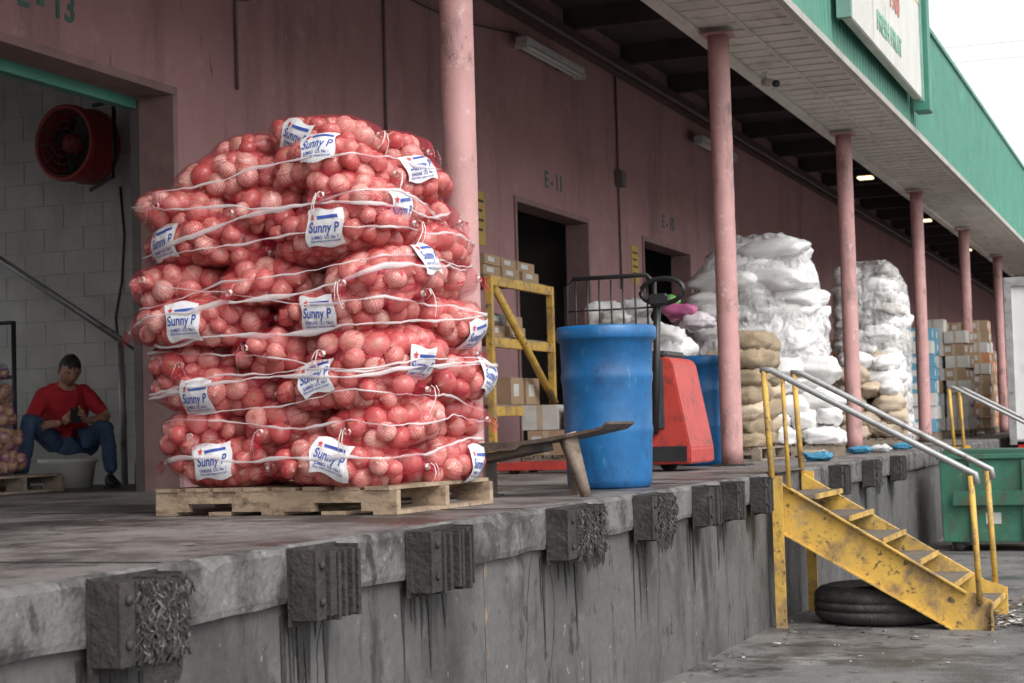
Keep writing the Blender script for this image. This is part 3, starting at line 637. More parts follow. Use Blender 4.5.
# slouched: shoulders forward and dropped to his right, head bowed toward the phone
J3={'pel':(0,.07,.36),'sp':(-.02,.05,.51),'ch':(-.03,-.06,.66),'nb':(-.02,-.135,.775),'nk':(.005,-.20,.83),
 'sl':(-.195,-.10,.70),'el':(-.30,-.19,.47),'wl':(-.045,-.35,.51),'sr':(.145,-.12,.725),'er':(.30,-.16,.53),'wr':(.125,-.38,.515),
 'hl':(-.10,.03,.34),'kl':(-.29,-.34,.555),'al':(-.34,-.18,.11),'hr':(.10,.03,.34),'kr':(.28,-.38,.475),'ar':(.31,-.50,.11)}
ks=list(J3); ix={k:i for i,k in enumerate(ks)}
ed=[('pel','sp'),('sp','ch'),('ch','nb'),('nb','nk'),('ch','sl'),('sl','el'),('el','wl'),('ch','sr'),('sr','er'),('er','wr'),('pel','hl'),('hl','kl'),('kl','al'),('pel','hr'),('hr','kr'),('kr','ar')]
rad={'pel':.15,'sp':.145,'ch':.15,'nb':.085,'nk':.056,'sl':.078,'el':.046,'wl':.029,'sr':.078,'er':.046,'wr':.029,'hl':.10,'kl':.068,'al':.05,'hr':.10,'kr':.068,'ar':.05}
m2=skin('body',[J3[k] for k in ks],[(ix[a],ix[b]) for a,b in ed],[rad[k] for k in ks],3)
bo=obj('body',m2,MAN,[shirt,jeans,skinm],True)
for pl_ in m2.polygons:
    c=pl_.center; best=(9,None,0)
    for a,b_ in ed:
        A=Vector(J3[a]);Bv=Vector(J3[b_]); d=Bv-A; t=max(0,min(1,(c-A).dot(d)/d.length_squared)); q=(c-(A+d*t)).length-(rad[a]*(1-t)+rad[b_]*t)
        if q<best[0]: best=(q,(a,b_),t)
    s_,t=best[1],best[2]; mi=0
    if s_ in (('el','wl'),('er','wr')): mi=2
    elif s_ in (('sl','el'),('sr','er')): mi=2 if t>.78 else 0
    elif s_==('nb','nk'): mi=2 if t>.45 else 0
    elif s_[1] in('kl','al','kr','ar') : mi=1
    elif s_[1] in('hl','hr'): mi=1 if c.z<.43 else 0
    elif s_==('pel','sp'): mi=1 if c.z<.39 else 0
    pl_.material_index=mi
for v in m2.vertices:
    c=v.co
    if c.z<.36 or (c.z<.6 and c.y<-.1) or abs(c.x)<.22:
        v.co+=v.normal*(.009*mn.noise(Vector((c.x*14,c.y*14,c.z*9)))+.005*mn.noise(Vector((c.x*30,c.y*30,c.z*22))))
HD=empty('head',(.018,-.250,.905)); HD.parent=MAN; HD.rotation_euler=(R(34),R(5),R(14))
V=[];F=[];nu,nv=36,26
for i in range(nv+1):
    la=math.pi*i/nv
    for j in range(nu):
        lo=2*math.pi*j/nu; x=math.sin(la)*math.sin(lo); y=-math.sin(la)*math.cos(lo); z=math.cos(la)
        X=x*.080; Yy=y*.100; Z=z*.120
        if z<0:
            k=1-.26*(-z)**1.3; X*=k; Yy=Yy*(1-.10*(-z)) - (.010*(-z) if y<0 else -.0)
        if y<-.2:
            g=math.exp(-((x/.17)**2))*math.exp(-(((z+.12)/.17)**2)); Yy-=.022*g*(-y)
            g=math.exp(-((x/.12)**2))*math.exp(-(((z-.12)/.2)**2)); Yy-=.006*g
            for sx in (-.38,.38): Yy+=.010*math.exp(-(((x-sx)/.2)**2))*math.exp(-(((z-.1)/.13)**2))
            Yy-=.006*math.exp(-((x/.3)**2))*math.exp(-(((z+.45)/.1)**2)); Yy-=.008*math.exp(-((x/.3)**2))*math.exp(-(((z+.85)/.15)**2))
            Yy-=.005*math.exp(-((x/.6)**2))*math.exp(-(((z-.28)/.08)**2))
        V.append((X,Yy,Z))
for i in range(nv):
    for j in range(nu): F.append((i*nu+j,(i+1)*nu+j,(i+1)*nu+(j+1)%nu,i*nu+(j+1)%nu))
me=bpy.data.meshes.new('face'); me.from_pydata(V,[],F); fo=obj('face',me,HD,[skinm,hairm],True)
V2=[(X*1.08+.003*mn.noise(Vector((X*90,Yy*90,Z*90))),Yy*1.07+.002,Z*1.07+.004+.004*mn.noise(Vector((X*70,Yy*70,Z*70+4)))) for (X,Yy,Z) in V]
hf=[]
for f_ in F:
    c=np.mean([V[i] for i in f_],0)
    lim=.062+.01*mn.noise(Vector((c[0]*60,1,1))) if c[1]<-.03 else (.0 if c[1]<.02 else -.06)
    if c[2]>lim: hf.append(f_)
me=bpy.data.meshes.new('hair'); me.from_pydata(V2,[],hf); obj('hair',me,HD,hairm,True)
def ell(name,c,s_,mat,par,rot=None):
    bm=bmesh.new(); bmesh.ops.create_uvsphere(bm,u_segments=16,v_segments=10,radius=1); bmesh.ops.scale(bm,vec=s_,verts=bm.verts); me=bpy.data.meshes.new(name); bm.to_mesh(me); bm.free(); o=obj(name,me,par,mat,True); o.location=c
    if rot: o.rotation_euler=rot
    return o
for sx in (-1,1):
    ell('eye',(sx*.030,-.083,.012),(.012,.008,.0035),eyew,HD); ell('iris',(sx*.030,-.0905,.010),(.005,.003,.0035),hairm,HD)
    ell('eyebrow',(sx*.031,-.095,.034),(.017,.005,.0035),hairm,HD); ell('ear',(sx*.082,.005,-.005),(.010,.02,.032),skinm,HD)
ell('upper_lip',(0,-.1015,-.052),(.020,.005,.003),lipm,HD); ell('lower_lip',(0,-.100,-.059),(.017,.005,.004),lipm,HD)
def hand(side,wr,palm):
    wr=Vector(wr);palm=Vector(palm); d=(palm-wr).normalized(); up=Vector((0,0,1))
    ell(side+'_palm',wr.lerp(palm,.62),(.022,.045,.038),skinm,MAN,d.to_track_quat('Y','Z').to_euler())
    inward=Vector((-1 if side=='right' else 1,0,0))
    for k in range(4):
        off=(k-1.5)*.019; L=(.9,1.05,1.0,.8)[k]
        base=palm+up*off; p1=base+d*.034*L; p2=p1+(d*.4+inward*.8).normalized()*.024*L; p3=p2+(inward*.9-d*.35).normalized()*.02*L
        m_=skin('f',[palm.lerp(wr,.4)+up*off*.7,base,p1,p2,p3],[(0,1),(1,2),(2,3),(3,4)],[.009,.0095,.009,.0082,.007],2); obj(side+'_finger_%d'%(k+1),m_,MAN,skinm,True)
    q=[wr.lerp(palm,.45)+up*.015,wr.lerp(palm,.8)+up*.042+inward*.012,palm+up*.058+inward*.028+d*.008,palm+up*.062+inward*.03+d*.034]
    m_=skin('f',q,[(0,1),(1,2),(2,3)],[.011,.0105,.0095,.008],2); obj(side+'_thumb',m_,MAN,skinm,True)
hand('left',J3['wl'],(.0,-.42,.535)); hand('right',J3['wr'],(.115,-.45,.55))
o=box('phone',(-.037,-.005,-.07),(.037,.005,.07),blackm,MAN,.003); o.location=(.055,-.472,.56); o.rotation_euler=(R(-35),0,0)
for a,yaw in (('al',-.25),('ar',.15)):
    x,y,z=J3[a]
    prof=[(.09,.036,.09),(.05,.042,.10),(0,.043,.085),(-.06,.044,.065),(-.12,.047,.052),(-.17,.040,.042),(-.195,.02,.03)]
    V=[];n=12
    for (py,hw,hz) in prof:
        for k in range(n):
            an=2*math.pi*k/n; V.append((hw*math.cos(an),py,max(0.012,hz*.5+hz*.5*math.sin(an)+.012)))
    F=[(i*n+k,i*n+(k+1)%n,(i+1)*n+(k+1)%n,(i+1)*n+k) for i in range(len(prof)-1) for k in range(n)]+[tuple(range(n)),tuple((len(prof)-1)*n+k for k in range(n))[::-1]]
    me=bpy.data.meshes.new('shoe'); me.from_pydata(V,[],F); o=obj('shoe',me,MAN,blackshoe,True); o.location=(x,y,0); o.rotation_euler=(0,0,yaw)
    o=box('shoe_sole',(-.045,-.195,0),(.045,.09,.014),rubber,MAN,.006); o.location=(x,y-.0525*math.cos(yaw),.007); o.rotation_euler=(0,0,yaw)
CR=empty('plastic_tub',(-5.50,11.77,DZ+.001),R(26))
lathe('tub',[(.001,.0),(.19,.0),(.22,.19),(.235,.20),(.235,.23),(.001,.23)],white_pl,CR,32)
BT=empty('water_bottle',(-5.02,12.05,DZ)); lathe('bottle',[(.001,.001),(.033,.001),(.035,.02),(.033,.1),(.035,.15),(.03,.19),(.013,.215),(.013,.235),(.001,.236)],M('bottle_plastic',(.25,.33,.4),.15,.1,5,0),BT,20)
# ---------------------------------------------------------------- blue drums
def drum(x,y,mat=bluep):
    e=empty('blue_drum',(x,y,DZ+.001))
    prof=[(.001,.0),(.235,.0),(.25,.012),(.256,.05),(.262,.30),(.268,.33),(.268,.36),(.264,.38),(.272,.62),(.279,.65),(.279,.68),(.274,.70),(.278,.875),(.295,.885),(.302,.90),(.302,.955),(.292,.968),(.276,.966),(.268,.95),(.262,.60),(.245,.03),(.001,.028)]
    o=lathe('shell',prof,[mat,bluein],e,56,matf=lambda i:1 if i>17 else 0)
    for v in o.data.vertices:
        a=math.atan2(v.co.y,v.co.x); k=1+.014*mn.noise(Vector((math.cos(a)*2,math.sin(a)*2,v.co.z*3+x))); v.co.x*=k; v.co.y*=k
drum(-.40,10.05); drum(-1.15,15.2)
# ---------------------------------------------------------------- tilted dock plate propped on a leg
BD=empty('tilted_dock_plate',(-.42,8.98,DZ),0)
m=MB(); V=[]; n=24
for i in range(n+1):
    x=-.46+.90*i/n; zc=.300+.075*(i/n)-.03*math.sin(math.pi*i/n)+(.02 if i==n else 0)
    th_=.045 if i<n*.45 else .03-.016*(i/n)
    for y in (-.24,.24): V+=[(x,y,zc),(x,y,zc-th_)]
F=[]
for i in range(n):
    a=i*4;b=a+4
    F+=[(a,a+2,b+2,b),(a+1,b+1,b+3,a+3),(a,b,b+1,a+1),(a+2,a+3,b+3,b+2)]
F+=[(0,1,3,2),(n*4,n*4+2,n*4+3,n*4+1)]
m.add(V,F)
Mx=Matrix.Translation((-.26,0,.222))@Matrix.Rotation(-R(10),4,'Y'); m.addbox((-.18,-.20,-.02),(.24,.20,.02),0,Mx)
m.make('plate',[plank],BD)
tubeo('leg',[(.20,-.20,.335),(.30,-.20,.0)],[.055,.030],wood2,BD,seg=4,flat=.5)
box('rear_block',(-.44,-.1,0),(-.36,.2,.215),plank,BD,.005); box('inner_post',(.10,.10,0),(.15,.15,.31),plank,BD)
# ---------------------------------------------------------------- pallet truck
T=empty('electric_pallet_truck',(-1.10,13.6,DZ))
dkp=M('dark_panel',(.05,.05,.055),.5,.3,5,.05,30,dirt=[((.14,.13,.12),.58,.72,8,(1,1,1))])
prism('chassis',[(-.26,.06),(.33,.06),(.33,.18),(.20,.86),(.16,.90),(-.22,.90),(-.26,.86)],-.36,.36,redp,T,.012)
box('battery_cover',(-.20,-.376,.34),(.13,-.3605,.88),dkp,T,.004)
box('side_panel',(-.235,-.372,.10),(-.205,-.3605,.84),redp,T,.004)
box('top_cover',(-.22,-.30,.901),(.14,.30,.955),dkp,T,.02)
for k in range(4): box('vent',(-.09,-.3785,.62+k*.05),(.07,-.3765,.635+k*.05),blackm,T)
box('decal',(-.08,-.3785,.42),(.06,-.3765,.50),M('decal_grey',(.35,.34,.32),.5),T)
box('kick_plate',(-.12,-.366,.08),(.30,-.3605,.20),blackm,T)
for y in (-.30,.14): prism('fork',[(-1.42,.03),(-.26,.03),(-.26,.095),(-1.30,.095),(-1.42,.06)],y,y+.16,redp,T,.004)
tubeo('drive_wheel',[(.05,-.06,.0605),(.05,.06,.0605)],.06,rubber,T,seg=20)
for y in (-.24,.20): tubeo('load_wheel',[(-1.2,y-.03,.035),(-1.2,y+.07,.035)],.034,rubber,T,seg=16)
for x in (-.60,-.50,-.40,-.30,-.20,-.10,.0): tubeo('guard_bar',[(x,-.30,.92),(x,-.30,1.54)],.008,blackm,T,6)
tubeo('guard_frame',[(-.68,-.30,.90),(-.68,-.30,1.50),(-.62,-.30,1.56),(.0,-.30,1.56),(.06,-.30,1.50),(.06,-.30,.90)],.018,blackm,T)
for z in (1.1,1.3): tubeo('guard_rail',[(-.68,-.30,z),(.06,-.30,z)],.008,blackm,T,6)
tubeo('guard_bottom',[(-.68,-.30,.92),(.06,-.30,.92)],.02,blackm,T)
tubeo('tiller_arm',[(.05,-.38,.30),(.09,-.40,.9),(.10,-.36,1.32)],[.03,.028,.026],blackm,T)
tubeo('tiller_loop',[(.14+.19*math.cos(a),-.36-.05*math.cos(a),1.42+.10*math.sin(a)) for a in [k*math.pi/10 for k in range(20)]],.02,blackm,T,8,True)
box('tiller_head',(.03,-.41,1.30),(.19,-.31,1.40),blackm,T,.02)
# ---------------------------------------------------------------- sack stacks
def sackV(L,Wd,H,seed,rough=1.):
    V=[];nu,nv=30,18
    sg=lambda v,e: math.copysign(abs(v)**e,v)
    for i in range(nv+1):
        la=-math.pi/2+math.pi*i/nv
        for j in range(nu):
            lo=2*math.pi*j/nu
            x=sg(math.cos(la),.6)*sg(math.cos(lo),.5); y=sg(math.cos(la),.6)*sg(math.sin(lo),.5); z=sg(math.sin(la),.85)
            e=1-.35*abs(x)**4; k=mn.noise(Vector((x*1.8,y*1.8+seed*7,z*1.5+seed)))*.18*rough+mn.noise(Vector((x*5,y*5+seed*3,z*5)))*.10*rough-abs(mn.noise(Vector((x*8,y*4+seed*5,z*6))))*.12*rough
            V.append((x*L/2*(1+k*.6),y*Wd/2*(1+k*.8)*(1-.10*abs(x)**3),z*H/2*e*(1+k*1.8)))
    F=[(i*nu+j,i*nu+(j+1)%nu,(i+1)*nu+(j+1)%nu,(i+1)*nu+j) for i in range(nv) for j in range(nu)]
    return np.array(V),F
def sackstack(name,x,y,W_,D_,layers,H,mats,rot=0,taper=.0,pal=True,top=0,wrap=None,rnd=1.,wk=1.14):
    e=empty(name,(x,y,DZ+.001),rot)
    if pal: pallet(e,W_,D_,0,wood2)
    m=MB(); z=.13 if pal else 0
    for L in range(layers):
        tp=(1-taper*(L/max(1,layers))**2)*(1+.06*math.sin(L*1.1+x)); odd=L%2
        if not odd: pos=[(-W_/4,-D_*.3,0,W_/2,D_*.42),(W_/4,-D_*.3,0,W_/2,D_*.42),(-W_/3,D_*.2,90,D_*.58,W_/3),(0,D_*.2,90,D_*.58,W_/3),(W_/3,D_*.2,90,D_*.58,W_/3)]
        else: pos=[(-W_/4,D_*.3,0,W_/2,D_*.42),(W_/4,D_*.3,0,W_/2,D_*.42),(-W_/3,-D_*.2,90,D_*.58,W_/3),(0,-D_*.2,90,D_*.58,W_/3),(W_/3,-D_*.2,90,D_*.58,W_/3)]
        if L>=layers-top: pos=random.sample(pos,max(2,len(pos)-2))
        for (px,py,a,l,w2) in pos:
            V,F=sackV(l*random.uniform(1.05,1.2),w2*random.uniform(1.1,1.25),H*random.uniform(1.3,1.75),random.random()*50)
            Mx=Matrix.Translation((px*tp*.96+J(.03)*rnd,py*tp*.96+J(.03)*rnd,z+H*.5+J(.02)*rnd))@Matrix.Rotation(R(a)+J(.14)*rnd,4,'Z')@Matrix.Rotation(J(.12)*rnd,4,'X')@Matrix.Rotation(J(.08)*rnd,4,'Y')
            V=(np.array(Mx.to_3x3())@V.T).T+np.array(Mx.translation)
            if L==0: V[:,2]=np.maximum(V[:,2],z+.002)
            m.add(V,F,random.randrange(len(mats)))
        z+=H
    m.make('sacks',mats,e,True)
    if wrap:
        V=[];n=150;rows=64; zt=z+.10
        for i in range(rows+1):
            t=i/rows; zz=.06+(zt-.06)*t
            dome=1 if t<.78 else math.sqrt(max(0,1-((t-.78)/.25)**2*.80))
            for k in range(n):
                a=2*math.pi*k/n; cx=math.cos(a);sy=math.sin(a); q=(abs(cx)**4+abs(sy)**4)**(-.25)
                tp=1-taper*t**2
                w_=wk+.10*mn.noise(Vector((cx*1.8+x,sy*1.8,zz*2.2)))+.07*mn.noise(Vector((cx*4,sy*4+x,zz*6)))-.07*abs(mn.noise(Vector((cx*7+zz,sy*7,zz*8))))+.03*mn.noise(Vector((cx*16,sy*16,zz*10)))
                V.append((cx*q*W_/2*tp*w_*dome,sy*q*D_/2*tp*w_*dome,zz+.05*mn.noise(Vector((cx*3,sy*3,i*.3)))))
        F=[(i*n+k,i*n+(k+1)%n,(i+1)*n+(k+1)%n,(i+1)*n+k) for i in range(rows) for k in range(n)]+[tuple(rows*n+k for k in range(n))]
        me=bpy.data.meshes.new('w'); me.from_pydata(V,[],F); obj('plastic_wrap',me,e,wrap,True)
    return e
def wrapmat(name,lo,hi):
    wrapm=bpy.data.materials.new(name); wrapm.use_nodes=True; nt=wrapm.node_tree; b=nt.nodes['Principled BSDF']; b.inputs['Base Color'].default_value=(.80,.79,.785,1); b.inputs['Roughness'].default_value=.2
    g_=nt.nodes.new('ShaderNodeNewGeometry'); mp=nt.nodes.new('ShaderNodeMapping'); mp.inputs['Scale'].default_value=(4,4,3.2); mp.inputs['Rotation'].default_value=(.5,.3,0); nz=nt.nodes.new('ShaderNodeTexNoise'); nz.inputs['Scale'].default_value=2.2; nz.inputs['Detail'].default_value=6; nz.inputs['Distortion'].default_value=1.2
    rm=nt.nodes.new('ShaderNodeMapRange'); rm.inputs[1].default_value=.38; rm.inputs[2].default_value=.66; rm.inputs[3].default_value=lo; rm.inputs[4].default_value=hi
    t_=nt.nodes.new('ShaderNodeBsdfTransparent'); x_=nt.nodes.new('ShaderNodeMixShader'); bp=nt.nodes.new('ShaderNodeBump'); bp.inputs['Strength'].default_value=.8; bp.inputs['Distance'].default_value=.05
    nt.links.new(g_.outputs['Position'],mp.inputs[0]); nt.links.new(mp.outputs[0],nz.inputs['Vector']); nt.links.new(nz.outputs[0],rm.inputs[0]); nt.links.new(rm.outputs[0],x_.inputs[0]); nt.links.new(nz.outputs[0],bp.inputs['Height']); nt.links.new(bp.outputs[0],b.inputs['Normal'])
    nt.links.new(t_.outputs[0],x_.inputs[1]); nt.links.new(b.outputs[0],x_.inputs[2]); nt.links.new(x_.outputs[0],nt.nodes['Material Output'].inputs[0]); return wrapm
wrap1=wrapmat('clear_wrap',.25,.85); wrap2=wrapmat('clear_wrap_thin',.12,.6)
greysack=M('grey_produce',(.36,.34,.32),.7,.3,5,.3,20,dirt=[((.6,.58,.55),.5,.65,6,(1,1,1))])
sackstack('wrapped_sack_pallet',-1.60,19.3,1.42,1.10,13,.170,[whitesack],R(4),.30,True,2,wrap1)
sackstack('burlap_sack_stack',-1.22,16.75,.66,.8,7,.15,[burlap,burlap,tansack],R(-6),.1,True,1)
sackstack('white_sack_stack',-.85,18.0,.80,.85,5,.17,[whitesack],R(10),.25,True,2)
sackstack('wrapped_produce_pallet',-1.22,24.6,.90,1.05,14,.165,[whitesack,greysack],R(0),.10,True,1,wrap2)
sackstack('tan_sack_stack',-.88,22.2,.8,.9,6,.17,[tansack,whitesack,tansack],R(5),.2,True,1)
sackstack('white_sack_stack',-2.0,15.9,1.0,.8,8,.165,[whitesack],R(8),.15,True,2)
GB=empty('plastic_bag_heap',(-1.9,15.75,DZ+1.42))
for (dx,dy,dz,c) in ((.25,-.1,.08,(.12,.38,.08)),(.44,-.2,-.02,(.4,.10,.22)),(.05,-.2,.05,(.6,.6,.6)),(.6,-.2,-.12,(.5,.45,.48)),(-.15,-.25,-.05,(.6,.6,.58))):
    V,F=sackV(.32,.26,.15,random.random()*50,1.5); V+=np.array((dx,dy,dz)); m=MB(); m.add(V,F); m.make('bag',[M('bagcol%.2f%.2f'%(dx,dz),c,.45,.2,8,.3,25)],GB,True)
# ---------------------------------------------------------------- cartons
tapm=M('tape',(.42,.34,.24),.4,.1,9,0); clm=M('carton_label',(.5,.5,.48),.6,.1,9,0)
def cartons(name,x,y,nx,ny,nz,sz,mats,rot=0,pal=True,z0=0.,skip=0):
    e=empty(name,(x,y,DZ+.001+z0),rot); zb=.132 if pal else 0
    if pal: pallet(e,nx*sz[0],ny*sz[1],0,wood2)
    m=MB(); mt=len(mats)
    for i in range(nx):
        for j in range(ny):
            top=nz-(1 if random.random()<skip else 0)-(1 if random.random()<skip*.5 else 0)
            for k in range(top):
                cx=(i-(nx-1)/2)*sz[0]+J(.012); cy=(j-(ny-1)/2)*sz[1]+J(.012); c0=zb+k*sz[2]
                Mx=Matrix.Translation((cx,cy,c0))@Matrix.Rotation(J(.035),4,'Z')
                mi=random.randrange(mt); hx,hy=sz[0]/2-.012,sz[1]/2-.012
                m.addbox((-hx,-hy,.001),(hx,hy,sz[2]-.004),mi,Mx)
                m.addbox((-.025,-hy-.0015,.0015),(.025,hy+.0015,sz[2]-.002),mt,Mx)
                m.addbox((-hx*.8,-hy-.002,sz[2]*.3),(-hx*.25,-hy-.0003,sz[2]*.75),mt+1,Mx); m.addbox((hx+.0003,-hy*.6,sz[2]*.3),(hx+.002,hy*.2,sz[2]*.75),mt+1,Mx)
    m.make('cartons',list(mats)+[tapm,clm],e); return e
RK=empty('yellow_rack',(-2.95,13.55,DZ)); RL=1.5; RH=1.66
for y in (0,RL):
    for x in (-.4,.4): box('upright',(x-.03,y-.03,0),(x+.03,y+.03,RH),yellow,RK,.004)
for z in (.50,1.08,1.6):
    for x in (-.4,.4): box('beam',(x-.025,.031,z-.02),(x+.025,RL-.031,z+.06),yellow,RK,.004)
    box('shelf',(-.373,.04,z+.062),(.373,RL-.04,z+.078),wood2,RK)
tubeo('diagonal_brace',[(.435,.05,1.55),(.435,RL-.05,.6)],.04,yellow,RK,4)
tubeo('diagonal_brace',[(-.35,-.04,.1),(.35,-.04,.95)],.02,yellow,RK,4); tubeo('diagonal_brace',[(-.35,-.04,1.6),(.35,-.04,.95)],.02,yellow,RK,4)
cartons('flat_tray_stack',-2.95,14.25,2,3,3,(.34,.44,.09),[card],0,False,1.68,.5)
cartons('flat_tray_stack',-2.95,14.1,2,2,3,(.34,.44,.10),[card,darkint],0,False,1.162,.4)
cartons('carton_stack',-2.95,14.55,2,2,1,(.34,.34,.24),[card],0,False,.582,.0)
cartons('carton_stack',-2.25,14.6,2,2,2,(.34,.34,.22),[card,cardw],R(10),True,0,.4)
cartons('carton_stack',-1.35,29.0,2,2,9,(.42,.42,.21),[cardb,cardb,cardw],R(2),True,0,.3)
cartons('carton_stack',-1.15,32.2,2,2,9,(.40,.42,.22),[cardw,card],R(-3),True,0,.3)
cartons('carton_stack',-1.3,35.5,3,2,10,(.38,.42,.21),[cardo,card,cardw],R(2),True,0,.3)
cartons('carton_stack',-2.9,31.5,2,3,7,(.42,.42,.24),[card,cardo],R(2),True,0,.3)
cartons('carton_stack',-1.7,40.5,3,3,7,(.38,.42,.24),[card,cardo],R(2),True,0,.3)
cartons('carton_stack',-1.5,46.5,3,3,8,(.38,.42,.24),[cardo,M('dark_red_carton',(.25,.04,.04),.7)],R(2),True,0,.3)
LT=empty('dock_litter',(0,0,DZ))
for i,(x,y) in enumerate(((-.45,18.9),(-.30,19.3),(-.6,17.2),(-.3,15.9),(-2.8,11.6),(-2.2,12.2),(-.25,20.6))):
    V,F=sackV(.26,.18,.08,i*3.3,2.); V[:,2]=np.maximum(V[:,2],-.04)+.042; V+=np.array((x,y,0)); m=MB(); m.add(V,F); m.make('crumpled_bag',[M('litter_%d'%(i%3),((.05,.22,.36),(.5,.5,.5),(.3,.25,.2))[i%3],.5,.2,9,.4,40)],LT,True)
m=MB()
for i in range(300):
    x=random.uniform(-3.6,-.02); y=random.uniform(4,22); s_=random.uniform(.004,.022)*(1.5 if random.random()<.1 else 1)
    m.add([(x+s_*math.cos(k*1.57+i)*random.uniform(.5,1.3),y+s_*math.sin(k*1.57+i),.0045+random.uniform(0,.004)) for k in range(4)],[(0,1,2,3)],random.choice((0,0,1,2)))
m.make('scraps',[M('leaf_brown',(.10,.065,.035),.9),M('onion_skin_scrap',(.40,.22,.13),.7),M('leaf_dark',(.03,.026,.02),.9)],LT)
# ---------------------------------------------------------------- stairs
def stairs(Y0):
    e=empty('yellow_dock_stairs',(0.05,Y0,0)); Wd=1.0
    poly=[(0.0,1.07),(1.33,.26),(1.50,.20),(1.50,.0),(1.22,.0),(0.0,.70)]
    for y in (0,Wd-.012):
        prism('stringer',poly,y,y+.012,yellow,e)
        s=-1 if y==0 else 1
        ya,yb=(y-.045,y-.0005) if s<0 else (y+.0125,y+.057)
        prism('flange',[(0,1.07),(1.33,.26),(1.33,.248),(0,1.058)],ya,yb,yellow,e); prism('flange',[(0,.712),(1.22,.012),(1.22,0),(0,.70)],ya,yb,yellow,e)
        box('end_plate',(1.49,min(ya,yb),0.0),(1.502,max(ya,yb),.2),yellow,e)
    n=6
    for i in range(n):
        z=DZ-(i+1)*DZ/(n+1); x=.03+i*.235
        box('tread',(x,.0125,z-.03),(x+.27,Wd-.0125,z),tread,e); box('nosing',(x+.2705,.0125,z-.034),(x+.285,Wd-.0125,z+.002),yellow,e)
    box('landing_plate',(-.35,.0125,DZ+.001),(.03,Wd-.0125,DZ+.009),tread,e)
    box('support_post',(0.005,-.075,0),(.08,-.0475,1.08),yellow,e); box('support_post',(0.005,Wd+.06,0),(.08,Wd+.09,1.08),yellow,e)
    for y in (-.02,Wd+.02):
        tubeo('rail_post',[(.0,y,1.02),(-.035,y,DZ+.74)],.022,yellow,e)
        tubeo('rail_post',[(1.42,y,.18),(1.39,y,1.06)],.022,yellow,e)
        tubeo('handrail',[(-.06,y,DZ+.745),(.02,y,DZ+.74),(1.36,y,1.10),(1.42,y,1.07),(1.43,y,1.0)],.024,steel,e)
    tubeo('mid_post',[(.12,-.02,.98),(.10,-.02,DZ+.70)],.016,yellow,e)
stairs(12.45); stairs(22.9)
TY=empty('truck_tyre',(.72,12.95,0.004))
prof=[(.29,.04),(.31,.02),(.40,.0),(.455,.015),(.49,.05),(.495,.09),(.48,.095),(.48,.105),(.497,.11),(.497,.15),(.48,.155),(.48,.165),(.495,.17),(.49,.21),(.455,.245),(.40,.262),(.31,.24),(.29,.22),(.30,.21),(.42,.20),(.44,.13),(.42,.06),(.30,.05),(.29,.04)]
lathe('tyre',prof,M('tyre_rubber',(.035,.033,.032),.8,.4,8,.5,60,dirt=[((.10,.095,.085),.54,.72,9,(1,1,1))]),TY,64)
DB=empty('ground_debris',(0,0,0)); m=MB()
for i in range(420):
    x=random.gauss(1.15,.5); y=random.gauss(13.5,.8)
    if i%3==0: x=random.gauss(1.7,.12);y=random.gauss(12.9,.2)
    if x<.1: x=.1+abs(x)*.3
    s_=random.uniform(.008,.04); z0=.005+random.random()*.025; a=random.random()*6.28
    V=[(x+s_*math.cos(a+k*1.57)*random.uniform(.6,1.2),y+s_*math.sin(a+k*1.57),z0+random.uniform(0,.018)) for k in range(4)]
    m.add(V,[(0,1,2,3)],random.choice((0,0,1,2)))
for i in range(400):
    x=random.uniform(.06,1.9) if i%2 else random.uniform(.06,.35); y=random.uniform(6,24); s_=random.uniform(.005,.022); V=[(x+s_*math.cos(k*1.57+i),y+s_*math.sin(k*1.57+i),.006+random.uniform(0,.008)) for k in range(4)]; m.add(V,[(0,1,2,3)],random.choice((0,1,2)))
m.make('leaf_litter',[M('leaf_brown',(.10,.065,.035),.9),M('paper_bits',(.4,.38,.34),.8),M('leaf_dark',(.03,.026,.02),.9)],DB)
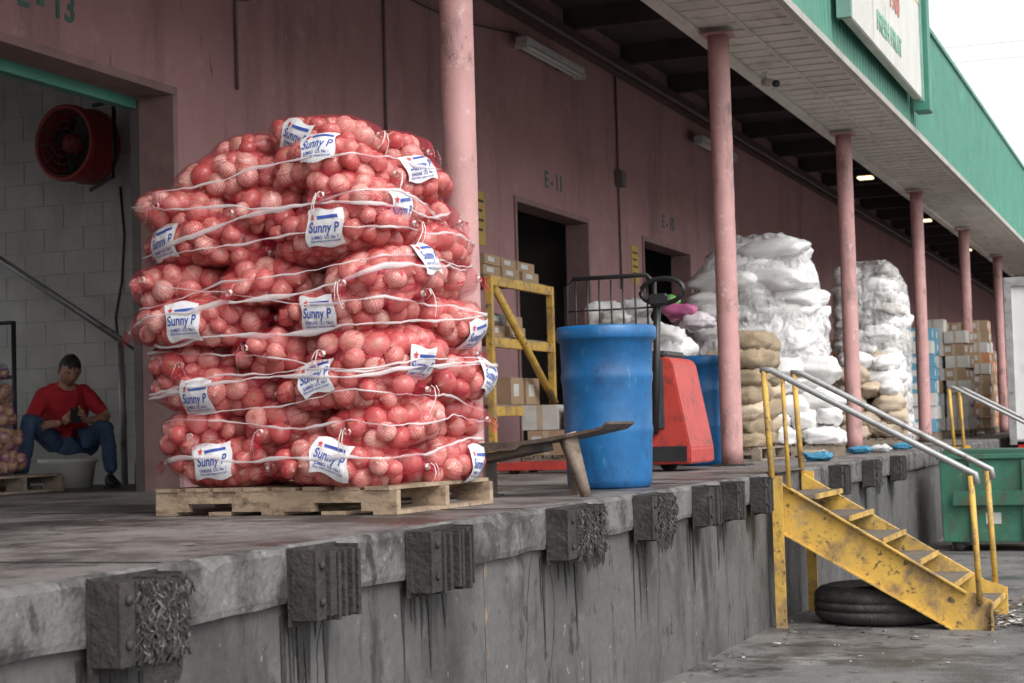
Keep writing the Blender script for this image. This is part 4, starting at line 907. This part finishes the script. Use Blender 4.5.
# ---------------------------------------------------------------- dumpster
DP=empty('green_dumpster',(.30,19.6,0))
prism('body',[(0,.10),(2.0,.10),(2.08,1.0),(-.02,1.0)],0,1.2,dumpg,DP,.01)
box('top_rim',(-.05,-.04,1.001),(2.12,1.24,1.05),dumpg,DP,.008)
for x in (.30,.85,1.40,1.8): box('rib',(x,-.045,.12),(x+.07,-.002,.99),dumpg,DP,.006)
box('fork_pocket',(.12,-.09,.50),(1.9,-.047,.66),dumpg,DP,.008); box('base_skid',(.08,.05,.02),(.20,1.15,.099),blackm,DP); box('base_skid',(1.8,.05,.02),(1.92,1.15,.099),blackm,DP)
prism('lid',[(-.05,1.052),(2.12,1.052),(2.1,1.08),(0,1.10)],.3,1.24,M('lid_plastic',(.03,.09,.06),.5),DP)
text('stencil','KEEP CLOSED',.08,(1.2,-.0925,.58),(R(90),0,0),M('faded_white',(.3,.36,.32),.7),DP)
box('sticker',(.46,-.004,.30),(.62,-.002,.42),M('sticker_w',(.45,.45,.42),.6),DP)
for x in (.1,1.75): lathe('caster',[(.001,-.02),(.06,-.02),(.06,.02),(.001,.02)],rubber,DP,16,loc=(x+.06,.06,.061),rot=(R(90),0,0))
# ---------------------------------------------------------------- box truck
TK=empty('box_truck',(.22,28.6,0))
box('cargo_box',(0,0,1.05),(2.45,6.2,3.62),whitep,TK,.03)
box('rear_frame',(-.01,-.05,1.0),(.10,-.001,3.64),steel,TK); box('rear_frame',(2.35,-.05,1.0),(2.46,-.001,3.64),steel,TK); box('rear_header',(.101,-.05,3.50),(2.349,-.001,3.64),steel,TK)
box('door_split',(1.21,-.02,1.1),(1.235,-.001,3.5),steel,TK)
for x in (.6,.72,1.7,1.85): tubeo('lock_rod',[(x,-.03,1.1),(x,-.03,3.48)],.015,steel,TK)
box('underride_bar',(.1,-.1,.55),(2.35,0,.68),redp,TK); box('chassis_rail',(.6,0,.75),(.75,8.2,.98),blackm,TK); box('chassis_rail',(1.7,0,.75),(1.85,8.2,.98),blackm,TK)
box('hanger',(.4,-.05,.68),(.5,.0,1.05),blackm,TK); box('hanger',(1.95,-.05,.68),(2.05,.0,1.05),blackm,TK)
for y in (1.4,7.4):
    for x in (.0,2.15): lathe('wheel',[(.001,-.0),(.25,.0),(.27,.03),(.46,.0),(.48,.05),(.48,.25),(.46,.3),(.001,.3)],rubber,TK,32,loc=(x,y,.481),rot=(0,R(90),0))
prism('tail_light',[(.12,.9),(.26,.9),(.26,1.0),(.12,1.0)],-.12,-.101,M('tail_red',(.4,.01,.01),.3),TK)
box('cab',(.08,6.5,.6),(2.37,8.5,2.7),whitep,TK,.15); box('windscreen',(.25,8.49,1.7),(2.2,8.51,2.45),M('glass_dark',(.02,.03,.035),.1),TK)
print('done', len(bpy.data.objects))
